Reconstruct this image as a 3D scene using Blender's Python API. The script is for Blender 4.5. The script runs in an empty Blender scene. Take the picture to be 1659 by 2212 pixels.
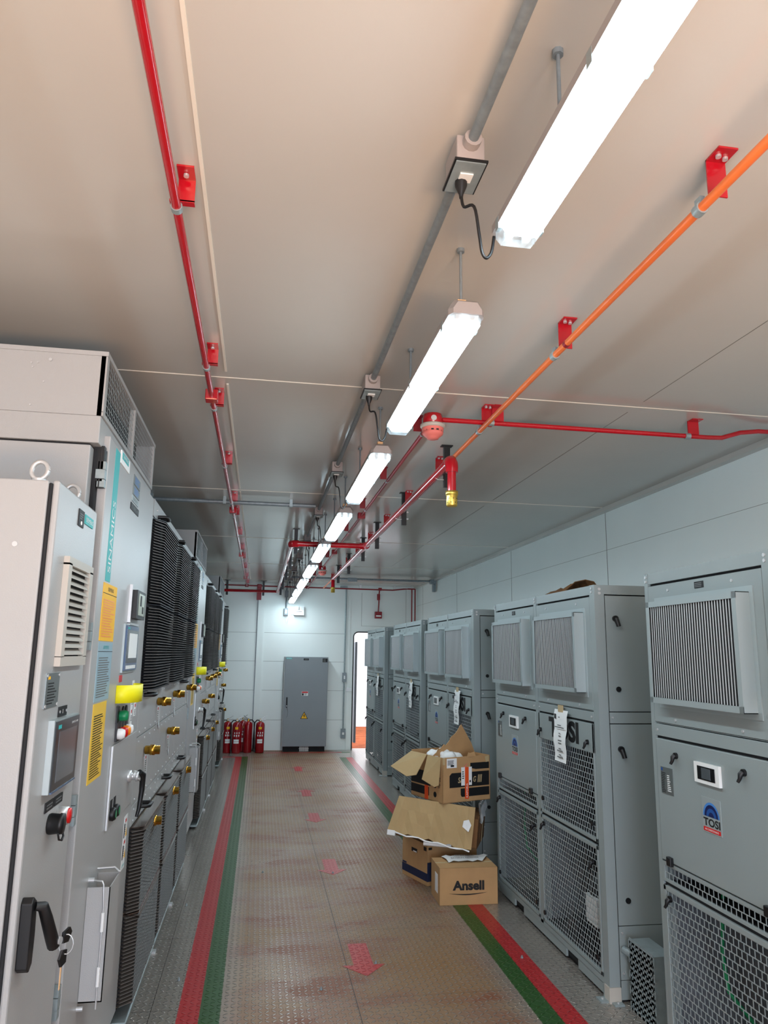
import bpy, bmesh, math, random
from mathutils import Vector, Matrix
random.seed(7)
sc = bpy.context.scene
COL = sc.collection
# ------------------------------------------------------------------ camera
F_PX, PITCH, YAW, ROLL = 1587.1, 0.19147, 0.16238, 0.014424
cam = bpy.data.cameras.new('camera'); camo = bpy.data.objects.new('camera', cam); COL.objects.link(camo)
cam.sensor_fit = 'VERTICAL'; cam.sensor_height = 24; cam.lens = 24*F_PX/2212; cam.clip_start = .02; cam.clip_end = 200
fw = Vector((math.sin(YAW)*math.cos(PITCH), math.cos(YAW)*math.cos(PITCH), math.sin(PITCH)))
rt = Vector((math.cos(YAW), -math.sin(YAW), 0)); up = rt.cross(fw)
r2 = rt*math.cos(ROLL)+up*math.sin(ROLL); u2 = -rt*math.sin(ROLL)+up*math.cos(ROLL)
camo.matrix_world = Matrix(((r2.x,u2.x,-fw.x,0),(r2.y,u2.y,-fw.y,0),(r2.z,u2.z,-fw.z,1.65),(0,0,0,1)))
sc.camera = camo
sc.view_settings.view_transform = 'Standard'; sc.view_settings.look = 'None'
sc.view_settings.gamma = 1; sc.view_settings.use_curve_mapping = False
sc.view_settings.exposure = 0.66
sc.cycles.use_denoising = True
sc.cycles.max_bounces = 7; sc.cycles.diffuse_bounces = 5; sc.cycles.glossy_bounces = 4
sc.cycles.transmission_bounces = 4; sc.cycles.transparent_max_bounces = 8
sc.cycles.sample_clamp_indirect = 4
# ------------------------------------------------------------------ world and daylight
LAMP = 27.0
w = bpy.data.worlds.new('world'); sc.world = w; w.use_nodes = True
w.node_tree.nodes['Background'].inputs[0].default_value = (.80, .90, 1, 1)
w.node_tree.nodes['Background'].inputs[1].default_value = 1.6
def area(name, loc, rot, sx, sy, power, col):
    l = bpy.data.lights.new(name, 'AREA'); l.shape = 'RECTANGLE'; l.size = sx; l.size_y = sy; l.energy = power; l.color = col
    o = bpy.data.objects.new(name, l); COL.objects.link(o); o.location = loc; o.rotation_euler = [math.radians(a) for a in rot]; return o
area('daylight_rear_doorway', (.35, -2.9, 1.25), (90, 0, 0), 2.0, 1.9, 84, (.70, .80, 1))
area('daylight_bounced_off_ground', (.35, -2.5, .12), (152, 0, 0), 2.2, .9, 118, (1, .60, .33)).data.spread = math.radians(105)
area('daylight_end_door', (2.2, 15.0, 2.6), (-60, 0, 0), 2.0, 1.2, 120, (.95, .97, 1))
# ------------------------------------------------------------------ materials
MAT = {}
def srgb(c): return tuple((x/12.92 if x <= .04045 else ((x+.055)/1.055)**2.4) for x in [v/255 for v in c])
def mat(name, rgb, rough=.5, metal=0, noise=.0, nscale=8, spec=.5, bump=0, bscale=200, emit=0, coat=0, alpha=None):
    m = bpy.data.materials.new(name); m.use_nodes = True; nt = m.node_tree; b = nt.nodes['Principled BSDF']
    c = srgb(rgb); b.inputs['Base Color'].default_value = (*c, 1); b.inputs['Roughness'].default_value = rough
    b.inputs['Metallic'].default_value = metal; b.inputs['Specular IOR Level'].default_value = spec
    if coat: b.inputs['Coat Weight'].default_value = coat; b.inputs['Coat Roughness'].default_value = .15
    if emit: b.inputs['Emission Color'].default_value = (*c, 1); b.inputs['Emission Strength'].default_value = emit
    tc = nt.nodes.new('ShaderNodeTexCoord')
    if noise:
        n = nt.nodes.new('ShaderNodeTexNoise'); n.inputs['Scale'].default_value = nscale; n.inputs['Detail'].default_value = 5
        nt.links.new(tc.outputs['Object'], n.inputs['Vector'])
        r = nt.nodes.new('ShaderNodeValToRGB'); r.color_ramp.elements[0].position = .3; r.color_ramp.elements[1].position = .7
        r.color_ramp.elements[0].color = (*[x*(1-noise) for x in c], 1); r.color_ramp.elements[1].color = (*[min(1, x*(1+noise)) for x in c], 1)
        nt.links.new(n.outputs['Fac'], r.inputs[0]); nt.links.new(r.outputs[0], b.inputs['Base Color'])
    if bump:
        n = nt.nodes.new('ShaderNodeTexNoise'); n.inputs['Scale'].default_value = bscale; nt.links.new(tc.outputs['Object'], n.inputs['Vector'])
        bp = nt.nodes.new('ShaderNodeBump'); bp.inputs['Strength'].default_value = bump; bp.inputs['Distance'].default_value = .002
        nt.links.new(n.outputs['Fac'], bp.inputs['Height']); nt.links.new(bp.outputs[0], b.inputs['Normal'])
    MAT[name] = m; return m
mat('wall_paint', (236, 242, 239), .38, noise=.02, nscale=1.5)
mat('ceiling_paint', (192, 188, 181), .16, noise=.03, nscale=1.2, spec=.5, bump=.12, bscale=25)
mat('seam_light', (225, 218, 205), .5); mat('seam_dark', (120, 118, 112), .7)
mat('cab_paint', (170, 170, 169), .34, noise=.02, nscale=3, bump=.25, bscale=260)
mat('unit_paint', (143, 153, 153), .36, noise=.02, nscale=3, bump=.12, bscale=300)
mat('unit_edge', (166, 177, 178), .4, metal=.3)
mat('galvanised', (152, 164, 166), .42, metal=.35, noise=.10, nscale=30)
mat('steel', (205, 206, 206), .38, metal=.55)
mat('bright_fin', (225, 228, 228), .35, metal=.4)
mat('cream_plastic', (188, 182, 172), .5); mat('white_plastic', (235, 236, 234), .4)
mat('black', (14, 14, 16), .45); mat('black_gloss', (10, 11, 13), .18); mat('dark', (26, 27, 30), .8)
mat('fin', (104, 99, 95), .5, metal=0, noise=.05, nscale=40); mat('fin_mid', (64, 58, 53), .55, metal=0, noise=.05, nscale=40); mat('fin_black', (30, 31, 37), .5, metal=.1)
mat('interior', (112, 118, 124), .5, metal=.2, noise=.15, nscale=6)
mat('brass', (196, 148, 60), .25, metal=1, noise=.08, nscale=60); mat('gold_nozzle', (222, 190, 90), .35, metal=.8)
mat('fire_red', (176, 16, 30), .17, noise=.03, nscale=20, coat=.3); mat('dull_red', (140, 16, 28), .4)
mat('orange_pipe', (226, 112, 52), .38, noise=.05, nscale=14)
mat('teal', (40, 172, 172), .5); mat('white_paper', (240, 241, 240), .7); mat('yellow', (250, 190, 20), .55)
mat('pale_yellow', (246, 200, 60), .4); mat('bluegrey', (150, 178, 190), .5); mat('neon_yellow', (246, 236, 20), .5)
mat('green_btn', (16, 130, 80), .35); mat('red_btn', (205, 22, 24), .35); mat('orange_btn', (250, 140, 20), .35)
mat('ink', (16, 16, 18), .6); mat('grey_ink', (110, 112, 112), .6); mat('lcd', (170, 178, 160), .3); mat('screen', (74, 80, 84), .15)
mat('screen_blue', (60, 84, 118), .25); mat('plate', (128, 136, 136), .35, metal=.6)
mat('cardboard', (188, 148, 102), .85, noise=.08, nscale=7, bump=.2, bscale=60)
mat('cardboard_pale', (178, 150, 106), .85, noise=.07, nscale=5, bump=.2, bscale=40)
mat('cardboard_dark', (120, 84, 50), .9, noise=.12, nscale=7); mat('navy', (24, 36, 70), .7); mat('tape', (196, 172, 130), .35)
mat('orange_tape', (236, 84, 30), .5); mat('plastic_film', (205, 210, 212), .25, spec=.7)
mat('brown_cap', (112, 98, 90), .16, metal=.6); mat('leaf_grey', (104, 106, 112), .5)
mat('end_cab', (136, 142, 146), .42, noise=.03, nscale=4, bump=.2, bscale=260); mat('blue_mark', (30, 80, 150), .4); mat('blue_dark', (14, 30, 84), .4)
mat('light_blue', (70, 130, 200), .4); mat('lamp_housing', (158, 150, 147), .5); mat('wood_tag', (226, 180, 130), .6)
mat('outside_wall', (238, 240, 244), .6); mat('outside_floor', (186, 104, 62), .7, noise=.2, nscale=6)
mat('extinguisher_red', (150, 10, 22), .25, coat=.4); mat('green_wire', (20, 130, 80), .5); mat('dark_steel', (132, 142, 147), .42, metal=.25, noise=.14, nscale=40)
mat('fluorescent', (228, 246, 255), .5, emit=LAMP); mat('fluorescent_side', (214, 242, 255), .5, emit=LAMP*.7)
mat('pink_tag', (228, 120, 110), .6)
m = mat('clear_cover', (225, 235, 240), .08); nt = m.node_tree; b = nt.nodes['Principled BSDF']
tr = nt.nodes.new('ShaderNodeBsdfTransparent'); mx = nt.nodes.new('ShaderNodeMixShader'); mx.inputs[0].default_value = .38
nt.links.new(tr.outputs[0], mx.inputs[1]); nt.links.new(b.outputs[0], mx.inputs[2]); nt.links.new(mx.outputs[0], nt.nodes['Material Output'].inputs[0])

def tread(name, base, dust=None, paint=False):
    """checker plate: raised lens-shaped treads, alternately slanted; dust lies in uneven patches"""
    m = bpy.data.materials.new(name); m.use_nodes = True; nt = m.node_tree; N = nt.nodes; L = nt.links; b = N['Principled BSDF']
    tc = N.new('ShaderNodeTexCoord'); sp = N.new('ShaderNodeSeparateXYZ'); L.new(tc.outputs['Object'], sp.inputs[0])
    def M(op, a, b_=None, c_=None):
        n = N.new('ShaderNodeMath'); n.operation = op
        for i, v in enumerate((a, b_, c_)):
            if v is None: continue
            if isinstance(v, (int, float)): n.inputs[i].default_value = v
            else: L.new(v, n.inputs[i])
        return n.outputs[0]
    p = .032
    X = M('DIVIDE', sp.outputs[0], p); Y = M('DIVIDE', sp.outputs[1], p)
    fx = M('SUBTRACT', M('FRACT', X), .5); fy = M('SUBTRACT', M('FRACT', Y), .5)
    par = M('MODULO', M('ADD', M('FLOOR', X), M('FLOOR', Y)), 2.0); par = M('ABSOLUTE', par)
    s = M('SUBTRACT', M('MULTIPLY', par, 2), 1)
    a = M('MULTIPLY', M('ADD', fx, M('MULTIPLY', s, fy)), .707); c2 = M('MULTIPLY', M('SUBTRACT', fx, M('MULTIPLY', s, fy)), .707)
    d = M('ADD', M('POWER', M('ABSOLUTE', M('DIVIDE', a, .50)), 2), M('POWER', M('ABSOLUTE', M('DIVIDE', c2, .18)), 2))
    mr = N.new('ShaderNodeMapRange'); mr.inputs[1].default_value = 1.0; mr.inputs[2].default_value = .25; L.new(d, mr.inputs[0])
    h = mr.outputs[0]
    bp = N.new('ShaderNodeBump'); bp.inputs['Strength'].default_value = 1; bp.inputs['Distance'].default_value = .0045
    L.new(h, bp.inputs['Height']); L.new(bp.outputs[0], b.inputs['Normal'])
    def noise(sx, sy, det=6, rough=.62):
        mp = N.new('ShaderNodeMapping'); mp.inputs['Scale'].default_value = (sx, sy, 1); L.new(tc.outputs['Object'], mp.inputs[0])
        n = N.new('ShaderNodeTexNoise'); n.inputs['Scale'].default_value = 1; n.inputs['Detail'].default_value = det; n.inputs['Roughness'].default_value = rough
        L.new(mp.outputs[0], n.inputs['Vector']); return n.outputs['Fac']
    def mixc(f, c1, c2_):
        n = N.new('ShaderNodeMix'); n.data_type = 'RGBA'; L.new(f, n.inputs[0])
        for k, c in ((6, c1), (7, c2_)):
            if isinstance(c, tuple): n.inputs[k].default_value = (*c, 1)
            else: L.new(c, n.inputs[k])
        return n.outputs[2]
    bc = srgb(base); lo = tuple(x*.82 for x in bc)
    if paint:
        col = mixc(noise(9, 9), lo, bc); b.inputs['Roughness'].default_value = .33; b.inputs['Metallic'].default_value = 0
        L.new(col, b.inputs['Base Color'])
    else:
        col = mixc(noise(4, 4), lo, bc)
        # thin film of dust over the walkway, thicker in patches
        def rng(v, a_, b_, c_=0, d_=1):
            r = N.new('ShaderNodeMapRange'); r.inputs[1].default_value = a_; r.inputs[2].default_value = b_; r.inputs[3].default_value = c_; r.inputs[4].default_value = d_; L.new(v, r.inputs[0]); return r.outputs[0]
        f1 = rng(noise(1.5, 3.4, 5, .60), .45, .60)
        dx = M('ABSOLUTE', M('SUBTRACT', sp.outputs[0], .62)); walk = rng(dx, .80, .62, .07, 1)
        film = M('MULTIPLY', walk, rng(noise(1.1, 1.3), .25, .6, .58, .88))
        keep = M('SUBTRACT', 1, M('MULTIPLY', h, .62))
        fd = M('MULTIPLY', M('MAXIMUM', film, M('MULTIPLY', M('MULTIPLY', f1, walk), .9)), keep)
        col = mixc(fd, col, mixc(f1, srgb((134, 92, 40)), srgb((122, 60, 2))))
        # open joints between the plates
        j = M('LESS_THAN', M('ABSOLUTE', M('SUBTRACT', sp.outputs[0], .540)), .0022)
        j = M('MAXIMUM', j, M('LESS_THAN', M('ABSOLUTE', M('ADD', sp.outputs[0], .425)), .0015))
        jy = M('LESS_THAN', M('ABSOLUTE', M('SUBTRACT', M('FRACT', M('DIVIDE', M('ADD', sp.outputs[1], .12), .9)), .5)), .0022)
        j = M('MAXIMUM', j, M('MULTIPLY', jy, .55))
        col = mixc(j, col, (.03, .02, .015))
        L.new(col, b.inputs['Base Color'])
        b.inputs["Specular IOR Level"].default_value = .35; L.new(rng(fd, .2, .9, .25, .50), b.inputs['Roughness']); L.new(rng(fd, .1, .9, .55, .05), b.inputs['Metallic'])
    MAT[name] = m
tread('floor_plate', (176, 170, 162)); tread('stripe_red', (178, 34, 38), paint=True); tread('stripe_green', (36, 80, 22), paint=True)
tread('arrow_red', (184, 42, 42), paint=True)
# ------------------------------------------------------------------ mesh builder
class MB:
    def __init__(s, *mats): s.v = []; s.f = []; s.mi = []; s.mats = list(mats); s.c = 0; s.sm = []
    def use(s, name):
        if name not in s.mats: s.mats.append(name)
        s.c = s.mats.index(name); return s
    def add(s, vs, fs, smooth=False):
        n = len(s.v); s.v += [tuple(v) for v in vs]
        for f in fs: s.f.append([i+n for i in f]); s.mi.append(s.c); s.sm.append(smooth)
    def box(s, x0, x1, y0, y1, z0, z1, mtx=None):
        vs = [(x, y, z) for x in (x0, x1) for y in (y0, y1) for z in (z0, z1)]
        if mtx is not None: vs = [mtx @ Vector(v) for v in vs]
        s.add(vs, [(0,1,3,2),(4,6,7,5),(0,4,5,1),(2,3,7,6),(0,2,6,4),(1,5,7,3)]); return s
    def quad(s, a, b, c, d): s.add([a, b, c, d], [(0,1,2,3)]); return s
    def slab(s, pts, n, t):
        """flat polygon pts given thickness t along n"""
        n = Vector(n).normalized()*t; k = len(pts); vs = [Vector(p) for p in pts]; vs += [p+n for p in vs]
        s.add(vs, [list(range(k))[::-1], list(range(k, 2*k))] + [(i, (i+1) % k, (i+1) % k+k, i+k) for i in range(k)]); return s
    def tube(s, path, r, n=10, cap=True, closed=False):
        P = [Vector(p) for p in path]; k = len(P); rs = r if isinstance(r, (list, tuple)) else [r]*k
        vs = []; prev = None
        for i, p in enumerate(P):
            t = (P[min(i+1, k-1)]-P[max(i-1, 0)]); t = t.normalized() if t.length > 1e-9 else Vector((0,0,1))
            if prev is None: a = t.orthogonal().normalized()
            else: a = (prev-t*prev.dot(t)); a = a.normalized() if a.length > 1e-6 else t.orthogonal().normalized()
            prev = a; b = t.cross(a)
            vs += [p+(a*math.cos(2*math.pi*j/n)+b*math.sin(2*math.pi*j/n))*rs[i] for j in range(n)]
        fs = [(i*n+j, i*n+(j+1) % n, (i+1)*n+(j+1) % n, (i+1)*n+j) for i in range(k-1) for j in range(n)]
        s.add(vs, fs, True)
        if cap: s.add([vs[j] for j in range(n)], [list(range(n))[::-1]]); s.add(vs[-n:], [list(range(n))])
        return s
    def cyl(s, a, b, r, n=14): return s.tube([a, b], r, n)
    def lathe(s, o, prof, n=20, ax=(0,0,1)):
        o = Vector(o); ax = Vector(ax).normalized(); return s.tube([o+ax*h for _, h in prof], [max(r, 1e-4) for r, _ in prof], n)
    def disc(s, o, nrm, r, t=.003, n=14): o = Vector(o); return s.cyl(o, o+Vector(nrm).normalized()*t, r, n)
    def arc(s, cx, cz, r0, r1, a0, a1, f, n=16):
        """half-ring in a plane; f maps (u,v) to a point"""
        A = [a0+(a1-a0)*i/n for i in range(n+1)]
        vs = [f(cx+r0*math.cos(t), cz+r0*math.sin(t)) for t in A]+[f(cx+r1*math.cos(t), cz+r1*math.sin(t)) for t in A]
        s.add(vs, [(i, i+1, n+2+i, n+1+i) for i in range(n)]); return s
    def text(s, txt, o, R, U, w_, h_, lift=.0006, bold=0, shear=0):
        cu = bpy.data.curves.new('t', 'FONT'); cu.body = txt; cu.offset = bold; cu.shear = shear; cu.resolution_u = 3
        ob = bpy.data.objects.new('t', cu); COL.objects.link(ob)
        me = bpy.data.meshes.new_from_object(ob.evaluated_get(bpy.context.evaluated_depsgraph_get()))
        bpy.data.objects.remove(ob); bpy.data.curves.remove(cu)
        if not me.vertices: return s
        xs = [v.co.x for v in me.vertices]; ys = [v.co.y for v in me.vertices]
        x0, x1, y0, y1 = min(xs), max(xs), min(ys), max(ys); R = Vector(R).normalized(); U = Vector(U).normalized(); n = R.cross(U)*lift; o = Vector(o)
        s.add([o+n+R*((v.co.x-x0)/(x1-x0)*w_)+U*((v.co.y-y0)/(y1-y0)*h_) for v in me.vertices], [tuple(p.vertices) for p in me.polygons])
        bpy.data.meshes.remove(me); return s
    def lines(s, o, R, U, w_, h_, n, lift=.0006, fill=.45, ragged=.4):
        """rows of small illegible print"""
        R = Vector(R).normalized(); U = Vector(U).normalized(); nn = R.cross(U)*lift; o = Vector(o); p = h_/n
        for i in range(n):
            ww = w_*(1-ragged*random.random()); a = o+nn+U*(i*p+p*.25); b = a+U*p*fill
            s.quad(a, a+R*ww, b+R*ww, b)
        return s
    def build(s, name, parent=None, loc=None, bevel=0, world=False):
        me = bpy.data.meshes.new(name); me.from_pydata(s.v, [], s.f)
        for m_ in s.mats: me.materials.append(MAT[m_])
        me.polygons.foreach_set('material_index', s.mi); me.polygons.foreach_set('use_smooth', s.sm)
        bm = bmesh.new(); bm.from_mesh(me); bmesh.ops.recalc_face_normals(bm, faces=bm.faces); bm.to_mesh(me); bm.free()
        me.update(); o = bpy.data.objects.new(name, me); COL.objects.link(o)
        if parent is not None: o.parent = parent
        if loc: o.location = loc
        if bevel:
            md = o.modifiers.new('bevel', 'BEVEL'); md.width = bevel; md.segments = 2; md.limit_method = 'ANGLE'; md.angle_limit = .7
        return o
def thing(name, label, cat, loc=(0,0,0), rz=0, group=None):
    o = bpy.data.objects.new(name, None); COL.objects.link(o); o.location = loc; o.rotation_euler = (0, 0, rz); o.empty_display_size = .05
    o['label'] = label; o['category'] = cat
    if group: o['group'] = group
    return o
def tag(o, label, cat, group=None):
    o['label'] = label; o['category'] = cat
    if group: o['group'] = group
    return o
def struct(o): o['kind'] = 'structure'; return o
def kids(o): return [c for c in bpy.data.objects if c.parent == o]
def dup(root, loc, label=None, skip=()):
    r = root.copy(); COL.objects.link(r); r.location = loc
    if label: r['label'] = label
    for ch in kids(root):
        if ch.name.split('.')[0] in skip: continue
        c = ch.copy(); COL.objects.link(c); c.parent = r
        for g in kids(ch):
            d = g.copy(); COL.objects.link(d); d.parent = c
    return r
PI = math.pi
# ================================================================== SETTING
XL, XR, YR, YE, ZC = -2.0, 2.82, -3.0, 13.35, 2.88
fl = struct(MB('floor_plate').box(XL-.2, XR+.2, YR-.2, YE+.2, -.1, 0).build('floor'))
def strip(x0, x1, y0, y1, m_, nm): return MB(m_).box(x0, x1, y0, y1, .0002, .0010).build(nm, fl)
def lab(o, l): o['label'] = l; return o
lab(strip(-.30, -.200, YR, 12.58, 'stripe_red', 'painted_stripe'), 'red floor stripe on the left'); lab(strip(-.200, -.105, YR, 12.58, 'stripe_green', 'painted_stripe'), 'green floor stripe on the left')
lab(strip(1.357, 1.460, YR, 12.40, 'stripe_green', 'painted_stripe'), 'green floor stripe on the right'); lab(strip(1.460, 1.565, YR, 12.40, 'stripe_red', 'painted_stripe'), 'red floor stripe on the right')
lab(strip(-.50, -.30, 12.50, 12.58, 'stripe_red', 'painted_stripe'), 'short red cross stripe at the left')
lab(strip(.15, 1.46, 12.97, 13.07, 'stripe_red', 'painted_stripe'), 'red cross stripe below the end wall')
lab(strip(.03, .15, 12.97, 13.07, 'stripe_green', 'painted_stripe'), 'left green end of the cross stripe'); lab(strip(1.46, 1.60, 12.97, 13.07, 'stripe_green', 'painted_stripe'), 'right green end of the cross stripe')
for k, (y, d) in enumerate([(4.40, -1), (6.20, -1), (7.98, -1), (9.36, 1), (11.25, 1)]):
    x = .632; m = MB('arrow_red'); pts = [(-.054, -.22), (.054, -.22), (.054, .08), (.115, .08), (0, .22), (-.115, .08), (-.054, .08)]
    P = [(x+px*(1 if d > 0 else -1), y+py*d, .0002) for px, py in pts]; m.slab(P, (0,0,1), .0012)
    lab(m.build('painted_arrow', fl), 'red floor arrow pointing ' + ('back to the viewer' if d < 0 else 'to the end wall'))
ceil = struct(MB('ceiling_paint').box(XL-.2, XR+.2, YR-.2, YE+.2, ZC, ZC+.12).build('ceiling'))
n = 0
def trim(m, nm='trim'):
    global n; n += 1; return struct(m.build('%s_%d' % (nm, n)))
for y in (.86, 3.25, 5.64, 8.03, 10.42, 12.75):
    trim(MB('seam_light').box(XL, XR, y-.0035, y+.0035, ZC-.0025, ZC+.001))
m = MB('seam_light')
for a, b in ((-1.5, 3.17), (3.33, 5.58), (5.7, 7.97), (8.09, 10.36), (10.48, 12.7)): m.box(-.208, -.198, a, b, ZC-.004, ZC+.001)
trim(m)
m = MB('seam_dark')
for a, b in ((-1.5, 3.17), (3.33, 5.56), (5.8, 7.97), (8.12, 10.36)): m.box(1.795, 1.798, a, b, ZC-.001, ZC+.001)
trim(m)
m = MB('ceiling_paint').box(XR-.05, XR, YR, YE, 2.845, ZC); trim(m)
struct(MB('wall_paint').box(XR, XR+.12, YR-.2, YE+.2, -.1, ZC+.1).build('wall_right'))
struct(MB('wall_paint').box(XL-.12, XL, YR-.2, YE+.2, -.1, ZC+.1).build('wall_left'))
m = MB('seam_dark')
for y in (3.30, 5.69, 8.08, 10.49, 12.8): m.box(XR-.0015, XR, y-.003, y+.003, 0, 2.845)
for z in (.5, 1.0, 1.5, 2.0, 2.53): m.box(XR-.001, XR, YR, YE, z-.001, z+.001)
trim(m)
# end wall with door opening
DX0, DX1, DZ = 1.66, 2.52, 2.045
m = MB('wall_paint').box(XL-.1, DX0, YE, YE+.1, -.1, ZC+.1).box(DX1, XR+.1, YE, YE+.1, -.1, ZC+.1).box(DX0, DX1, YE, YE+.1, DZ, ZC+.1)
for sx, x in ((1, DX0), (-1, DX1)):
    pts = [(x, YE, DZ)]+[(x+sx*.09*(1-math.cos(t)), YE, DZ-.09*(1-math.sin(t))) for t in [PI/2*i/6 for i in range(7)]][::-1]
    m.slab(pts, (0,1,0), .1)
struct(m.build('wall_end'))
m = MB('black')
path = [(DX0+.006, YE-.004, 0), (DX0+.006, YE-.004, DZ-.09)]+[(DX0+.006+.085*(1-math.cos(t)), YE-.004, DZ-.09+.085*math.sin(t)) for t in [PI/2*i/6 for i in range(1, 7)]]
path += [(DX1-.09, YE-.004, DZ-.006), (DX1-.03, YE-.004, DZ-.03), (DX1-.006, YE-.004, DZ-.09), (DX1-.006, YE-.004, 0)]
m.tube(path, .011, 6); door = struct(m.build('door_1'))
m = MB('leaf_grey').box(DX0+.05, DX0+.095, YE+.12, YE+.95, .10, 1.87); lf = m.build('door_leaf', door, bevel=.01)
MB('steel').box(DX0-.11, DX0-.01, YE-.02, YE, 1.0, 1.06).build('door_catch', door)
m = MB('wall_paint').box(-.055, .055, YE-.03, YE, 0, 2.86)
trim(m); trim(MB('dark_steel').box(-.068, -.056, YE-.012, YE, 0, 2.86)); trim(MB('wall_paint').box(1.56, 1.60, YE-.012, YE, 0, 2.7))
m = MB('seam_dark')
for z in (.506, 1.008, 1.505, 2.0): m.box(.07, 1.5, YE-.0015, YE, z-.002, z+.002).box(-1.2, -.07, YE-.0015, YE, z-.002, z+.002)
m.box(1.80, 1.804, YE-.0015, YE, 2.15, 2.75).box(1.80, 2.8, YE-.0015, YE, 2.147, 2.15).box(2.62, 2.624, YE-.0015, YE, 2.15, 2.86)
trim(m)
# rear wall with the wide doorway daylight comes through
struct(MB('wall_paint').box(XL-.1, -.75, YR-.1, YR, -.1, ZC+.1).box(1.45, XR+.1, YR-.1, YR, -.1, ZC+.1).box(-.75, 1.45, YR-.1, YR, 2.3, ZC+.1).build('wall_rear'))
# outside the end door
struct(MB('outside_floor').box(.6, 6.5, YE+.1, 18.5, -.12, -.02).build('floor_outside'))
struct(MB('outside_wall').box(.6, 6.5, 17.6, 17.8, -.02, 3.4).build('wall_outside'))
m = MB('outside_floor')
for i in range(28): m.box(.8, 4.0, YE+.15+i*.15, YE+.19+i*.15, -.02, -.008)
struct(m.build('floor_ribs'))
# ================================================================== LUMINAIRES
NEAR = [.39, 1.93, 3.44, 4.95, 6.42, 7.85, 9.27, 10.67, 12.09]
ZL = [2.60, 2.60, 2.59, 2.575, 2.57, 2.55, 2.54, 2.53, 2.52]; FXS = [.552, .556, .550, .545, .532, .528, .526, .524, .522]; FLN = 1.15
ords = ['nearest, cut by the top of the photo', 'second from the viewer', 'third from the viewer', 'fourth from the viewer', 'fifth from the viewer', 'sixth from the viewer',
        'seventh from the viewer', 'eighth from the viewer', 'farthest of the row, above the end cabinet']
def luminaire(FX, near, z, label):
    t = thing('tube_light_fixture', 'white fluorescent fixture, '+label, 'light fixture', (FX, near, z), group='fluorescent fixtures in a row under the ceiling')
    def sect(y0, y1, prof, mb, capA=True, capB=True):
        k = len(prof); vs = [(px, y, pz) for y in (y0, y1) for px, pz in prof]
        mb.add(vs, [(i, (i+1) % k, k+(i+1) % k, k+i) for i in range(k)]+([list(range(k))] if capA else [])+([list(range(k, 2*k))] if capB else []))
    # housing
    m = MB('lamp_housing'); P0 = [(-.054, .03), (.054, .03), (.054, .050), (.036, .080), (-.036, .080), (-.054, .050)]
    sect(.02, FLN-.02, P0, m); P1 = [(x*.8, .03+(zz-.03)*.75) for x, zz in P0]
    for ya, yb in ((0, .02), (FLN, FLN-.02)):
        vs = [(x, ya, zz) for x, zz in P1]+[(x, yb, zz) for x, zz in P0]; m.add(vs, [(i, (i+1) % 6, 6+(i+1) % 6, 6+i) for i in range(6)]+[list(range(6))])
    m.build('housing', t)
    L = [(-.048, .034), (-.047, .010), (-.036, -.004), (.036, -.004), (.047, .010), (.048, .034)]
    m = MB('fluorescent_side', 'fluorescent'); y0, y1 = .075, FLN-.075; k = len(L)
    vs = [(px*.97, y, pz*.97) for y in (y0, y1) for px, pz in L]
    m.use('fluorescent_side'); m.add(vs, [(i, i+1, k+i+1, k+i) for i in (0, 1, 3, 4)]); m.use('fluorescent'); m.add(vs, [(2, 3, k+3, k+2)])
    m.use('fluorescent_side'); m.add(vs, [list(range(k)), list(range(k, 2*k))]); m.build('diffuser', t)
    for ya, yb, yc in ((.008, .03, .08), (FLN-.008, FLN-.03, FLN-.08)):
        m = MB('clear_cover')
        vs = [(px*.72, ya, .03+(pz-.03)*.6) for px, pz in L]+[(px, yb, pz) for px, pz in L]+[(px, yc, pz) for px, pz in L]
        m.add(vs, [(r*k+i, r*k+i+1, r*k+k+i+1, r*k+k+i) for r in (0, 1) for i in range(k-1)]+[list(range(k))])
        m.build('clear_cover', t)
    for y in (.035, FLN-.055):
        for x in (-.022, .022): MB('white_plastic').box(x-.008, x+.008, y, y+.02, .006, .03).build('lamp_holder', t)
    for y in (.075, .845):
        m = MB('dark_steel').cyl((0, y, .080), (0, y, ZC-z), .0045, 8).cyl((0, y, ZC-z-.012), (0, y, ZC-z), .012, 8).use('wood_tag').box(-.013, .013, y-.012, y+.012, .080, .106); m.build('threaded_rod', t)
    for s_ in (-1, 1):
        for y in (.10, .60, 1.09): MB('galvanised').box(s_*.051-.004, s_*.051+.004, y-.010, y+.010, .016, .046).build('cover_clip', t)
    return t
LUM = [luminaire(FXS[i], a, z, ords[i]) for i, (a, z) in enumerate(zip(NEAR, ZL))]
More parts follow.
